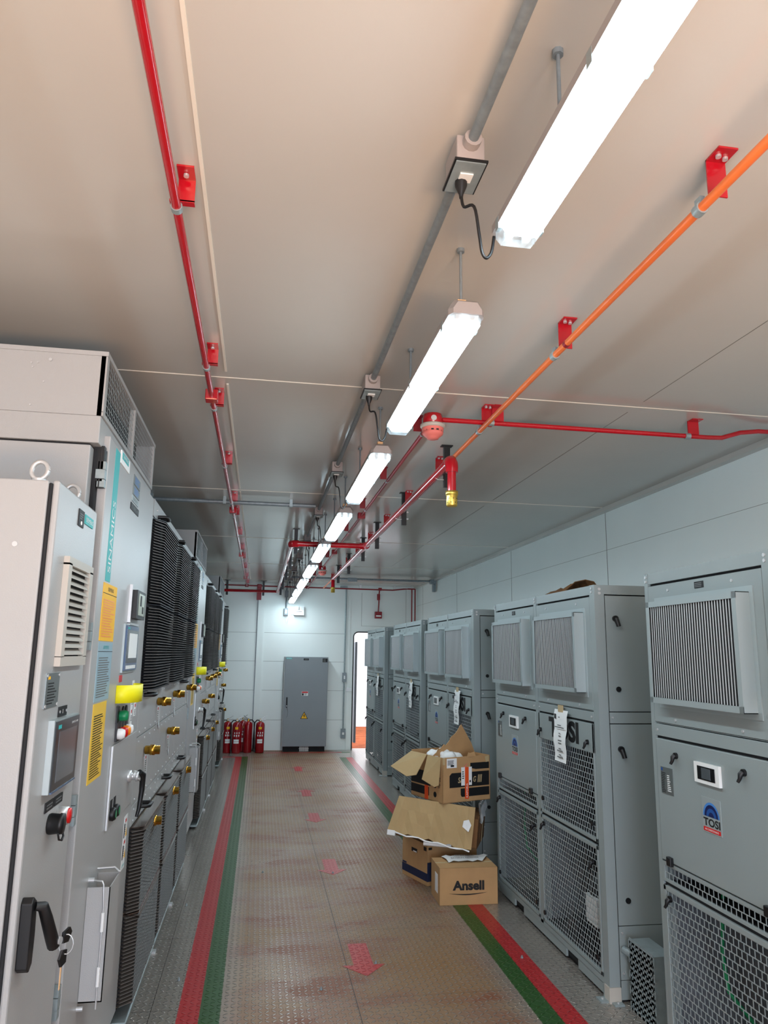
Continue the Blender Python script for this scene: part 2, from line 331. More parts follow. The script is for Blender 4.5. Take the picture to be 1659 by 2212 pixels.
# ================================================================== CONDUIT AND CORDS
CX, CZ = .437, 2.832
cr = thing('conduit_run', 'grey galvanised conduit along the ceiling with socket boxes, left of the lights', 'conduit', (CX, 0, CZ))
MB('dark_steel').cyl((0, -2.9, 0), (0, 13.25, 0), .0125, 12).build('conduit_pipe', cr)
MB('dark_steel').tube([(0, 13.25, 0), (0, 13.32, -.02), (0, 13.33, -.06), (0, 13.33, -.40)], .0125, 12).build('drop_pipe', cr)
MB('dark_steel').box(-.03, .03, 13.29, 13.345, -.20, -.08).build('conduit_fitting', cr, bevel=.006)
BOXY = [a+FLN-.005 for a in NEAR[:-1]]
for i, y in enumerate(BOXY):
    m = MB('lamp_housing').box(-.034, .034, y-.055, y+.055, -.045, .022); m.tube([(0, y-.078, 0), (0, y-.05, 0)], .021, 12); m.tube([(0, y+.05, 0), (0, y+.078, 0)], .021, 12)
    jb = m.build('junction_box', cr, bevel=.004)
    m = MB('black').box(-.040, .040, y-.062, y+.062, -.050, -.044).use('galvanised').box(-.036, .036, y-.058, y+.058, -.0525, -.0495).use('white_plastic').box(-.016, .016, y-.02, y+.012, -.056, -.052); m.build('socket_cover', jb)
for i, y in enumerate(BOXY):
    z = ZL[i]; FX = FXS[i]; p = Vector((CX-.006, y+.012, CZ-.056)); e = Vector((FX-.046, NEAR[i]+FLN-.01, z+.03))
    lo = z-.03 if i < 3 else z-.015
    g = e.x-p.x; path = [p+Vector((0, 0, -.03)), p+Vector((.004, -.008, -.07)), Vector((p.x+g*.30, y-.02, p.z*.5+lo*.5+.02)), Vector((p.x+g*.46, y-.02, lo+.05)), Vector((p.x+g*.55, y-.018, lo+.008)), Vector((p.x+g*.72, y-.012, lo-.002)), Vector((p.x+g*.9, y-.008, lo+.018)), e]
    pts = []
    for j in range(len(path)-1):
        p0, p1, p2, p3 = path[max(j-1, 0)], path[j], path[j+1], path[min(j+2, len(path)-1)]
        for k in range(5):
            t_ = k/5; pts.append(.5*((2*p1)+(p2-p0)*t_+(2*p0-5*p1+4*p2-p3)*t_*t_+(3*p1-p0-3*p2+p3)*t_**3))
    pts.append(e); o0 = LUM[i].location; c_ = MB('black').tube([q-o0 for q in pts], .0038, 7).build('power_cord', LUM[i]); MB('black').lathe(tuple(p+Vector((0, 0, .002))-o0), [(.015, 0), (.015, -.012), (.006, -.034), (.0045, -.045)], 10).build('plug', c_)
def pipe_thing(name, label, cat, m_, paths, r, n_=14):
    o = Vector(paths[0][0]); t = thing(name, label, cat, o)
    mb = MB(m_)
    for p in paths: mb.tube([Vector(q)-o for q in p], r, n_)
    mb.build('pipe', t); return t, o
t, o = pipe_thing('cross_conduit', 'grey conduit crossing the ceiling to the left wall above the cabinets', 'conduit', 'dark_steel', [[(CX-.035, 5.93, 2.838), (-1.99, 5.93, 2.838)]], .0165)
for x in (-.9, -.33, .2): MB('galvanised').box(x-.012-o.x, x+.012-o.x, -.022, .022, -.018, .042).build('saddle', t)
t, o = pipe_thing('cross_conduit', 'grey conduit crossing the ceiling to the right wall near the end wall', 'conduit', 'dark_steel', [[(CX+.02, 11.75, 2.835), (2.78, 11.75, 2.835)]], .0165)
MB('dark_steel').box(1.35-o.x, 1.5-o.x, -.035, .035, -.045, .02).build('conduit_fitting', t, bevel=.008); m = MB('dark_steel').box(2.70-o.x, 2.80-o.x, -.045, .045, -.045, .03).box(2.745-o.x, 2.80-o.x, -.035, .035, -.17, -.045); m.build('conduit_fitting', t, bevel=.008)
t, o = pipe_thing('wall_conduit', 'grey conduit running down the end wall with a switch and a socket', 'conduit', 'galvanised', [[(1.51, 13.325, 2.84), (1.51, 13.325, .28)]], .014)
m = MB('dark_steel').box(-.035, .035, -.03, .025, 1.16-o.z, 1.32-o.z).use('white_plastic').box(-.012, .012, -.034, -.03, 1.21-o.z, 1.27-o.z); m.build('switch_box', t, bevel=.005)
m = MB('dark_steel').box(-.04, .04, -.03, .025, .20-o.z, .36-o.z).use('white_plastic').box(-.018, .018, -.034, -.03, .26-o.z, .30-o.z); m.build('socket_box', t, bevel=.005)
MB('galvanised').box(-.11, .02, -.02, .02, -.02, .02).build('conduit_elbow', t, bevel=.006)
# ---- red and orange pipes
def angle_bracket(mb, x, y, zc, zp, side, w=.045, m_='fire_red'):
    mb.use(m_); a, b_ = (x, x+side*.055); mb.box(min(a, b_), max(a, b_), y-.03, y+.03, zc-.004, zc)
    mb.box(x-.002, x+.002, y-.03, y+.03, zp+.005, zc) if side == 0 else mb.box(min(a, a+side*.004), max(a, a+side*.004), y-.03, y+.03, zp, zc)
    mb.use('steel').cyl((x+side*.03, y, zc-.009), (x+side*.03, y, zc-.003), .008, 8)
t, o = pipe_thing('alarm_conduit', 'red conduit running the length of the ceiling above the left cabinets', 'pipe', 'fire_red', [[(-.268, -2.9, 2.80), (-.268, 13.17, 2.80)]], .0125)
for y in (.7, 1.78, 2.90, 3.42, 4.55, 5.72, 6.3, 7.4, 8.5, 9.3, 10.4, 11.6, 12.7):
    m = MB('fire_red').box(.002, .046, y-.03-o.y, y+.030-o.y, .0745, .0795).box(.002, .046, y+.026-o.y, y+.030-o.y, .012, .075).box(-.018, .046, y+.026-o.y, y+.046-o.y, .010, .016)
    m.use('steel').cyl((.024, y-o.y, .066), (.024, y-o.y, .073), .007, 8).use('galvanised').tube([(0, y+.03-o.y, 0), (0, y+.05-o.y, 0)], .0155, 12); m.build('bracket', t)
for y in (3.30, 6.10, 8.95, 11.7): MB('fire_red').box(-.028, .028, y-.03-o.y, y+.03-o.y, -.022, .028).build('junction_box', t, bevel=.004)
t, o = pipe_thing('orange_pipe', 'orange pipe running diagonally across the top right of the photo under the ceiling', 'pipe', 'orange_pipe', [[(1.045, -2.9, 2.762), (1.045, 12.7, 2.762)]], .0125)
for i, y in enumerate((.5, 1.48, 2.42, 3.40, 4.40, 5.40, 6.40, 7.40, 8.40, 9.40, 10.40, 11.40)):
    y -= o.y; m = MB('fire_red').box(.004, .056, y-.045, y+.012, .1125, .1175).box(.004, .056, y+.008, y+.012, .018, .117)
    m.use('steel').cyl((.02, y-.018, .106), (.02, y-.018, .113), .007, 8).cyl((.042, y-.012, .106), (.042, y-.012, .113), .007, 8).use('galvanised').tube([(0, y+.03, 0), (0, y+.055, 0)], .0165, 12).box(-.006, .006, y+.028, y+.054, .01, .03); m.build('bracket', t)
MB('dull_red').tube([(0, 2.34-o.y, 0), (0, 2.36-o.y, 0)], .0135, 12).build('pipe_mark', t)
PX, PZ = .992, 2.70
t, o = pipe_thing('fire_pipe', 'thick glossy red pipe right of the lights with a brass nozzle at its near end', 'pipe', 'fire_red', [[(PX, 3.80, PZ), (PX, 10.45, PZ)]], .026)
m = MB('fire_red'); el = [(0, .06, 0), (0, .03, 0), (0, .008, -.004), (0, -.010, -.022), (0, -.014, -.045), (0, -.014, -.07)]
m.tube(el, [.034, .034, .036, .036, .036, .034], 16); m.tube([(0, -.014, -.06), (0, -.014, -.185)], .024, 14); m.build('elbow', t)
m = MB('gold_nozzle').lathe((0, -.014, -.175), [(.0, 0), (.034, -.001), (.034, -.022), (.029, -.024), (.030, -.028), (.030, -.078), (.027, -.084), (0, -.084)], 16)
m.use('ink')
for r_ in range(2):
    for k in range(8):
        a = 2*PI*(k+.5*r_)/8; m.disc((.030*math.cos(a), -.014+.030*math.sin(a), -.218-.022*r_), (math.cos(a), math.sin(a), 0), .0028, .001, 8)
m.build('nozzle', t)
yt = 7.15-3.80
MB('fire_red').tube([(0, yt, 0), (.263-PX, yt, 0)], .026, 14).build('cross_pipe', t)
MB('fire_red').tube([(0, yt-.06, 0), (0, yt+.06, 0)], .034, 14).tube([(0, yt, 0), (-.06, yt, 0)], .034, 14).build('tee', t)
MB('fire_red').tube([(.33-PX, yt, 0), (.285-PX, yt, 0), (.263-PX, yt+.02, 0), (.263-PX, yt+.07, 0)], .034, 14).build('elbow', t)
MB('fire_red').tube([(.263-PX, yt+.05, 0), (.263-PX, 12.95-3.8, 0)], .026, 14).build('branch_pipe', t)
MB('fire_red').tube([(.263-PX, 12.93-3.8, 0), (.24-PX, 12.97-3.8, 0), (-1.0-PX, 12.97-3.8, 0)], .024, 12).build('branch_pipe', t)
m = MB('fire_red'); y2 = 10.45-3.8; m.tube([(0, y2-.04, 0), (0, y2+.0, 0), (0, y2+.012, -.02), (0, y2+.012, -.13)], .026, 12); m.build('elbow', t)
MB('gold_nozzle').lathe((0, y2+.012, -.12), [(0, 0), (.032, -.001), (.032, -.02), (.029, -.024), (.029, -.075), (0, -.076)], 14).build('nozzle', t)
def hanger(x, y, d=1, ax='y'):
    m = MB('black'); zc = ZC-PZ; X = x-PX; Y = y-3.8
    if ax == 'y': m.box(X-.034, X+.034, Y-.022, Y+.022, zc-.006, zc-.0005).box(X-.018, X+.018, Y-.014, Y+.014, -.075, zc-.004)
    else: m.box(X-.05, X+.05, Y-.022, Y+.022, zc-.006, zc-.0005).box(X-.018, X+.018, Y-.014, Y+.014, -.075, zc-.004)
    c = (-d*.045)
    if ax == 'y':
        m.use('steel').tube([(X+.03, Y, .03)]+[(X+c-.0+.030*math.cos(a)*d*-1, Y, .031*math.sin(a)) for a in [PI/2-PI*i/10*1.0+0 for i in range(11)]]+[(X+.03, Y, -.03)], .003, 6)
        m.box(X+.0, X+.035*d if d > 0 else X, Y-.004, Y+.004, .022, .030).box(X+.0, X+.035*d if d > 0 else X, Y-.004, Y+.004, -.030, -.022)
    m.build('hanger', t)
for y in (4.12, 5.45, 6.78, 7.75, 9.05, 10.3): hanger(1.048, y)
for y in (7.35, 8.75, 10.1, 11.6, 12.75): hanger(.312, y, 1)
for x in (-.60, .02): hanger(x, 13.01, 1, 'x')
# detector loop
t, o = pipe_thing('detector_conduit', 'thin red conduit right of the lights between the smoke detectors', 'pipe', 'dull_red', [[(.797, 3.45, 2.795), (.797, 13.17, 2.795)]], .0105)
for y in (3.62, 4.72, 5.75, 6.9, 7.9, 8.9, 10.0, 11.1, 12.2):
    y -= o.y; m = MB('dull_red').box(-.05, -.006, y-.03, y+.022, .080, .0845).box(-.05, -.006, y+.018, y+.022, .010, .082).use('galvanised').tube([(0, y+.024, 0), (0, y+.04, 0)], .0135, 10); m.build('bracket', t)
for y in (6.05, 8.35): MB('dull_red').box(-.03, .03, y-.03-o.y, y+.03-o.y, -.025, .025).build('junction_box', t, bevel=.004)
t, o = pipe_thing('detector_conduit', 'red conduit crossing the ceiling from the near detector to the right wall', 'pipe', 'fire_red',
                  [[(.84, 3.40, 2.797), (2.28, 3.40, 2.797), (2.36, 3.40, 2.80), (2.47, 3.40, 2.835), (2.58, 3.40, 2.85), (2.81, 3.40, 2.85)]], .0125)
for x in (1.13, 2.20):
    x -= o.x; m = MB('fire_red').box(x-.03, x+.03, -.05, .004, .078, .0825).box(x-.03, x+.03, -.004, .004, .012, .08).use('galvanised').tube([(x-.05, 0, 0), (x-.022, 0, 0)], .0165, 12); m.build('bracket', t)
def detector(x, y, label):
    t = thing('smoke_detector', label, 'smoke detector', (x, y, 2.795), group='smoke detectors')
    m = MB('fire_red').lathe((0, 0, .024), [(0, .002), (.046, 0), (.050, -.02), (.050, -.048), (.046, -.052), (0, -.052)], 12).use('steel').disc((-.006, -.049, -.006), (0, -1, 0), .014, .003); m.build('mounting_box', t)
    MB('cream_plastic').lathe((0, 0, -.026), [(.05, 0), (.062, -.003), (.062, -.014), (.055, -.020), (.0, -.021)], 24).build('base_ring', t)
    m = MB('pink_tag').lathe((0, 0, -.046), [(.053, 0), (.053, -.012), (.049, -.014), (.049, -.020), (.053, -.022), (.050, -.032), (.036, -.044), (.030, -.046), (.028, -.054), (0, -.055)], 24)
    m.use('ink'); [m.box(.04*math.cos(a)-.006, .04*math.cos(a)+.006, .05*math.sin(a)-.003, .05*math.sin(a)+.003, -.0665, -.0595) for a in [2*PI*k/10 for k in range(10)]]
    m.build('sensor_head', t); return t
detector(.795, 3.40, 'red smoke detector beside the second light fixture, nearest to the viewer')
detector(.797, 10.0, 'small red smoke detector far along the ceiling near the end wall')
t, o = pipe_thing('alarm_conduit', 'thin red conduit running across just in front of the end wall', 'pipe', 'dull_red',
                  [[(-1.2, 13.2, 2.815), (2.35, 13.2, 2.80), (2.55, 13.2, 2.825), (2.76, 13.2, 2.83), (2.76, 13.2, .3)], [(2.70, 13.2, 2.83), (2.70, 13.2, .3)], [(2.62, 13.2, 2.83), (2.76, 13.2, 2.83)]], .0115)
for x in (-.27, -.05, .797, 2.11): MB('dull_red').box(x-.03-o.x, x+.03-o.x, -.025, .025, -.03, .02).build('junction_box', t, bevel=.004)
MB('dull_red').box(-.09-o.x, -.01-o.x, .03, .06, -.25, .03).build('wall_box', t, bevel=.004)
for x in (1.75, 2.38): MB('steel').box(x-.02-o.x, x+.02-o.x, -.015, .015, .0, .06).build('clip', t)
t = thing('alarm_horn', 'dark red alarm sounder on the end wall hanging below a short red pipe', 'alarm', (2.10, 13.30, 2.29))
MB('dull_red').box(-.062, .062, -.04, .045, 0, .12).use('white_plastic').box(-.045, .045, -.043, -.038, .03, .055).build('sounder', t, bevel=.006)
MB('dull_red').tube([(0, 0, .12), (.01, 0, .3), (0, -.02, .36), (.01, -.05, .51)], .012, 10).box(-.025, .025, -.03, .02, .33, .44).build('drop_pipe', t)
# ================================================================== LEFT CABINETS
RY, UZ = (0, 1, 0), (0, 0, 1)            # reading direction on faces that look towards +X
def plate(m, x, y0, y1, z0, z1, mt, t=.0015): m.use(mt).box(x, x+t, y0, y1, z0, z1); return m
def hinge(m, x, y, z): m.use('galvanised').box(x-.012, x+.012, y-.014, y+.014, z-.045, z-.018).box(x-.012, x+.012, y-.014, y+.014, z+.018, z+.045).box(x-.018, x+.012, y-.018, y+.018, z-.016, z+.016)
def grille(m, x, y0, y1, z0, z1, py=.026, pz=.026, t=.0025, stag=False, d=.003):
    nz = max(1, round((z1-z0)/pz)); pz = (z1-z0)/nz; ny = max(1, round((y1-y0)/py)); py = (y1-y0)/ny
    for i in range(nz+1): m.box(x, x+d, y0, y1, z0+i*pz-t/2, z0+i*pz+t/2)
    if stag:
        for i in range(nz):
            for j in range(ny+1):
                y = y0+(j+(.5 if i % 2 else 0))*py
                if y <= y1: m.box(x, x+d, y-t/2, y+t/2, z0+i*pz, z0+(i+1)*pz)
    else:
        for j in range(ny+1): m.box(x, x+d, y0+j*py-t/2, y0+j*py+t/2, z0, z1)
    return m
GA = 'tall cabinets with a narrow teal label strip in the left row'
def drive_cabinet(loc, label):
    t = thing('drive_cabinet', label, 'cabinet', loc, group=GA)
    m = MB('cab_paint').box(-1.25, -.045, 0, 1.19, .06, 2.333).box(-1.25, -.02, 0, 1.19, 2.341, 2.437).use('dark').box(-1.24, -.05, .01, 1.18, 2.333, 2.341).box(-1.2, -.08, .02, 1.17, 0, .06)
    m.box(-.045, -.030, .05, .09, .08, 2.333); m.build('body', t, bevel=.003)
    # vent hood on the roof
    m = MB('cab_paint').box(-1.25, -.02, .0, .02, 2.437, 2.66).box(-1.25, -.02, 1.16, 1.18, 2.437, 2.66).box(-1.25, -.012, -.004, 1.184, 2.652, 2.668).box(-.035, -.014, 0, 1.18, 2.437, 2.452).box(-.035, -.014, .585, .61, 2.45, 2.655).box(-.035, -.014, 0, .03, 2.45, 2.655).box(-.035, -.014, 1.15, 1.18, 2.45, 2.655)
    m.use('steel')
    for y, z in ((.5, 2.62), ): m.disc((-.2, -.001, 2.625), (0, -1, 0), .006, .004)
    for x, z in ((-.21, 2.61), (-.19, 2.612), (-.205, 2.595), (-.165, 2.545), (-.2, 2.46)): m.disc((x-.05, -.001, z), (0, -1, 0), .003, .002, 8)
    vh = m.build('vent_hood', t)
    m = MB('unit_edge'); grille(m, -.020, .03, .585, 2.45, 2.652, .030, .0235, .0022, d=.0008); grille(m, -.020, .61, 1.15, 2.45, 2.652, .030, .0235, .0022, d=.0008); m.build('vent_mesh', vh)
    MB('dark').box(-.13, -.10, .02, 1.16, 2.44, 2.652).build('shade_backing', vh)  # dark sheet added behind the mesh, stands in for shade inside the hood
    # door
    m = MB('cab_paint').box(-.032, 0, .085, 1.185, .10, 2.392); d = m.build('door', t, bevel=.004)
    for z in (2.245, 1.695, 1.15, .60): m = MB('galvanised'); hinge(m, -.014, .066, z); m.build('hinge', t)
    m = MB('black').box(-.044, -.01, .052, .083, 2.22, 2.345).tube([(-.02, .068, 2.2), (-.02, .068, 2.33)], .017, 8); m.build('hinge_cover', t)
    m = MB('teal'); plate(m, 0, .195, .275, 1.893, 2.378, 'teal'); m.use('white_paper').text('SINAMICS', (.0015, .258, 1.925), (0, 0, 1), (0, -1, 0), .262, .046)
    m.build('teal_strip', d)
    m = MB('white_paper'); plate(m, 0, .278, .462, 2.345, 2.423-.028, 'white_paper', .004); plate(m, .004, .30, .43, 2.366, 2.392, 'teal', .0008); m.use('white_paper').text('SIEMENS', (.005, .315, 2.373), RY, UZ, .10, .012); m.build('name_plate', d)
    for (y0, y1, z0, z1, mt, tt) in ((.585, .745, 2.335, 2.375, 'plate', None), (.585, .745, 2.292, 2.330, 'plate', None), (.575, .735, 2.262, 2.284, 'unit_edge', None), (.56, .755, 2.224, 2.252, 'ink', 'T1BBC-01')):
        m = MB(mt); plate(m, 0, y0, y1, z0, z1, mt, .003)
        if tt: m.use('grey_ink').text(tt, (.003, y0+.02, z0+.007), RY, UZ, y1-y0-.04, .013)
        else: m.use('light_blue' if mt == 'plate' else 'grey_ink').lines((.003, y0+.02, z0+.004), RY, UZ, y1-y0-.04, z1-z0-.008, 4)
        m.build('rating_plate', d)
    def notice(z0, z1, mt, inkm, head, headm, hh, nl, y0=.175, y1=.425):
        m = MB(mt); plate(m, 0, y0, y1, z0, z1, mt)
        if head: m.use(headm).text(head, (.0016, y0+.08, z1-hh*.72), RY, UZ, .10, hh*.38); m.use('ink').box(.0015, .0022, y0, y1, z1-hh-.001, z1-hh+.001)
        m.use(inkm).lines((.0016, y0+.02, z0+.012), RY, UZ, y1-y0-.04, z1-z0-hh-.03, nl, ragged=.35); m.build('notice', d)
    notice(1.683, 1.886, 'yellow', 'orange_btn', 'SIEMENS', 'ink', .036, 15); notice(1.474, 1.678, 'bluegrey', 'grey_ink', 'SIEMENS', 'teal', .032, 17); notice(1.205, 1.468, 'pale_yellow', 'ink', None, 'ink', .02, 26, .178, .40)
    m = MB('steel').box(0, .012, .70, .70+.012, 1.762, 1.925).box(0, .012, .70, .93, 1.756, 1.766).use('black').box(0, .03, .73, .955, 1.786, 1.905).use('lcd').box(.03, .0315, .77, .925, 1.80, 1.893).use('ink').box(.0315, .032, .80, .84, 1.84, 1.885).box(.0315, .032, .86, .90, 1.81, 1.84); m.build('panel_meter', d, bevel=.003)
    m = MB('unit_edge').box(0, .008, .63, .945, 1.562, 1.758).use('screen_blue').box(.008, .014, .64, .935, 1.57, 1.752).use('black_gloss').box(.014, .015, .66, .92, 1.60, 1.735).use('white_paper').box(.015, .0158, .70, .90, 1.62, 1.722).use('teal').box(.014, .0155, .66, .70, 1.738, 1.746)
    m.use('white_plastic'); [m.box(.014, .0155, .67+.03*k, .69+.03*k, 1.576, 1.590) for k in range(8)]; m.build('touch_panel', d)
    MB('red_btn').box(0, .002, .62, .68, 1.525, 1.552).build('red_tag', d)
    # yellow flag tag: a bent plastic sheet standing off the door
    m = MB('neon_yellow'); prof = [(.001, .575), (.045, .60), (.075, .66), (.078, .74), (.062, .80), (.035, .82), (.03, .79)]
    vs = [(x, y, z) for z in (1.446, 1.515) for x, y in prof]; k = len(prof); m.add(vs, [(i, i+1, k+i+1, k+i) for i in range(k-1)], True); vf = m.build('yellow_guard', d); md = vf.modifiers.new('s', 'SOLIDIFY'); md.thickness = .002
    # buttons and lamps
    m = MB('black').box(0, .006, .615, .665, 1.365, 1.43); m.build('button_plate', d)
    MB('green_btn').lathe((.006, .675, 1.392), [(.020, 0), (.022, .012), (.022, .022), (.018, .032), (0, .032)], 14, (1, 0, 0)).build('push_button', d)
    [MB('black').disc((0, y, 1.405), (1, 0, 0), .019, .006).build('button_cap', d) for y in (.76, .83)]
    for k, (y, mt) in enumerate(((.65, 'white_plastic'), (.715, 'red_btn'), (.78, 'orange_btn'), (.845, 'white_plastic'))):
        MB('black').box(0, .008, y-.028, y+.022, 1.295, 1.368).build('lamp_plate', d)
        MB(mt).lathe((.008, y, 1.323), [(.021, 0), (.022, .014), (.016, .026), (0, .029)], 14, (1, 0, 0)).build('indicator_lamp', d)
    for (y0, z0, z1) in ((.955, 1.20, 1.52), (1.045, 1.36, 1.47)):
        m = MB('white_paper'); plate(m, 0, y0, y0+.05, z0, z1, 'white_paper'); nn = int((z1-z0)/.035)
        for k in range(nn):
            zz = z0+.004+k*.035
            if k % 2: m.use('red_btn').box(.0015, .002, y0+.012, y0+.038, zz, zz+.014)
            else: m.use('ink').lines((.0016, y0+.006, zz), RY, UZ, .036, .026, 4, ragged=.2)
        m.build('warning_label', d)
    # switch compartment cover
    m = MB('cab_paint').box(0, .006, .575, 1.16, .975, 1.285).use('steel').box(.0, .009, .572, .578, .975, 1.285); sp = m.build('switch_cover', t, bevel=.002)
    m = MB('steel').lathe((.006, 1.0, 1.108), [(.026, 0), (.026, .012), (.016, .014), (.016, .03), (.021, .032), (.021, .045), (0, .045)], 14, (1, 0, 0)).use('white_plastic').tube([(.03, .985, 1.122), (.045, .99, 1.10), (.05, 1.02, 1.09), (.045, 1.035, 1.115), (.03, 1.01, 1.125), (.045, .985, 1.115)], .007, 7); m.build('switch_hub', sp)
    m = MB('black').tube([(.052, 1.0, 1.125), (.064, 1.03, 1.11), (.062, 1.04, 1.04), (.056, 1.03, .965), (.05, 1.02, .935)], [.012, .014, .012, .009, .007], 10); m.build('lever', sp)
    for y in (.63, .70):
        MB('ink').box(.006, .008, y-.02, y+.02, 1.045, 1.078).build('button_plate', sp)
        m = MB('black').lathe((.006, y, 1.025), [(.024, 0), (.026, .012), (.020, .022), (0, .022)], 14, (1, 0, 0)).use('green_btn').disc((.028, y, 1.025), (1, 0, 0), .015, .001); m.build('push_button', sp)
    m = MB('white_paper'); plate(m, 0, 1.02, 1.10, .712, .935, 'white_paper')
    for z in (.845, .755): m.use('red_btn').box(.0015, .002, 1.045, 1.08, z+.062, z+.076).use('yellow').slab([(.0015, 1.065, z), (.0015, 1.098, z), (.0015, 1.082, z+.036)], (1, 0, 0), .0006).use('ink').box(.0015, .002, 1.022, 1.042, z, z+.06).lines((.0016, 1.045, z+.01), RY, UZ, .02, .045, 5)
    m.use('teal').text('SIEMENS', (.0016, 1.03, .722), RY, UZ, .06, .012); m.build('warning_label', d)
    # document pocket
    ya, yb, za, zb = .335, .515, .485, .845
    m = MB('cab_paint').box(.001, .078, ya, ya+.004, za, zb).box(.001, .078, yb-.004, yb, za, zb).box(.001, .078, ya, yb, za, za+.004).box(.074, .078, ya, yb, za, zb)
    m.use('steel').tube([(.02, ya+.01, zb+.02), (.05, ya-.003, zb+.02), (.055, ya-.004, zb+.01), (.060, ya-.003, zb-.06), (.060, ya-.003, za-.02)], .003, 6).tube([(.0, yb-.02, zb+.02), (.06, yb-.01, zb+.02), (.08, yb-.02, zb+.005)], .004, 6).use('white_plastic').tube([(.060, ya-.005, zb-.14), (.060, ya-.005, zb-.08)], .006, 8).tube([(.060, ya-.005, za+.05), (.060, ya-.005, za+.11)], .006, 8)
    m.build('document_pocket', d)
    [MB('steel').disc((0, y, z), (1, 0, 0), .008, .02).build('stud', d) for y, z in ((.35, .865), (.33, .47))]
    return t
A1 = drive_cabinet((-.55, 2.53, 0), 'tall grey cabinet with teal strip and yellow notices, nearest in the left row')
def louvre(m, y0, y1, z0, z1, p, pitch, finm, capm=None, e=.10, tilt=.006, edgem=None, seg=0, dep=.012):
    N_ = int((z1-z0)/pitch)
    def prof(off): return [(off*.0, y0), (p+off, y0+e), (p+off, y1-e), (0, y1)]
    m.use('dark'); A = [(x-.012, y) for x, y in prof(0)]
    A[0] = (0, y0); A[-1] = (0, y1); m.add([(x, y, z) for z in (z0, z1) for x, y in A], [(i, i+1, 5+i, 4+i) for i in range(3)])
    cuts = [(y0, y0+e, 0, p), (y1-e, y1, p, 0)]; L_ = y1-y0-2*e; ns = max(1, round(L_/seg)) if seg else 1
    cuts += [(y0+e+L_*k/ns+(.003 if seg else 0), y0+e+L_*(k+1)/ns-(.003 if seg else 0), p, p) for k in range(ns)]
    for i in range(N_):
        z = z0+(i+.5)*pitch
        for ya, yb, xa, xb in cuts:
            m.use(finm); m.add([(xa+dep, ya, z-tilt/2), (xb+dep, yb, z-tilt/2), (xb-.004, yb, z+tilt/2), (xa-.004, ya, z+tilt/2)], [(0, 1, 2, 3)])
            m.use(edgem or finm); m.add([(xa+dep, ya, z-tilt/2), (xb+dep, yb, z-tilt/2), (xb+dep, yb, z-tilt/2-.0028), (xa+dep, ya, z-tilt/2-.0028)], [(0, 1, 2, 3)])
            m.use(finm); m.add([(xa+dep, ya, z-tilt/2-.0028), (xb+dep, yb, z-tilt/2-.0028), (xb-.004, yb, z+tilt/2-.0028), (xa-.004, ya, z+tilt/2-.0028)], [(0, 1, 2, 3)])
    m.use(capm or finm)
    for z, s_ in ((z0, 1), (z1, -1)):
        P = [(0, y0), (p+.012, y0+e), (p+.012, y1-e), (0, y1)]; m.slab([(x, y, z) for x, y in P], (0, 0, s_), .004)
        if capm and s_ < 0: m.slab([(0, y0, z), (p+.01, y0+e, z-.02), (p+.01, y1-e, z-.02), (0, y1, z)], (1, 0, .2), .008)
def bar_handle(y, z, parent, mt='black', s=.05, L_=.10):
    MB(mt).tube([(-.0, y, z), (s-.012, y, z), (s, y+.012, z), (s, y+L_-.012, z), (s-.012, y+L_, z), (0, y+L_, z)], .0095, 9).build('grab_handle', parent)
def brass_plug(x, y, z, parent, chain=True):
    m = MB('brass').lathe((x, y, z), [(.016, 0), (.022, .004), (.022, .026), (.026, .027), (.026, .050), (.022, .051), (.022, .074), (0, .075)], 12, (1, 0, 0))
    b_ = m.build('brass_coupling', parent)
    if chain: MB('steel').tube([(x+.004, y-.03, z-.03), (x+.006, y-.02, z-.10), (x+.01, y+.03, z-.15), (x+.006, y+.07, z-.10), (x+.004, y+.08, z-.03)], .0025, 5).build('retaining_chain', b_)
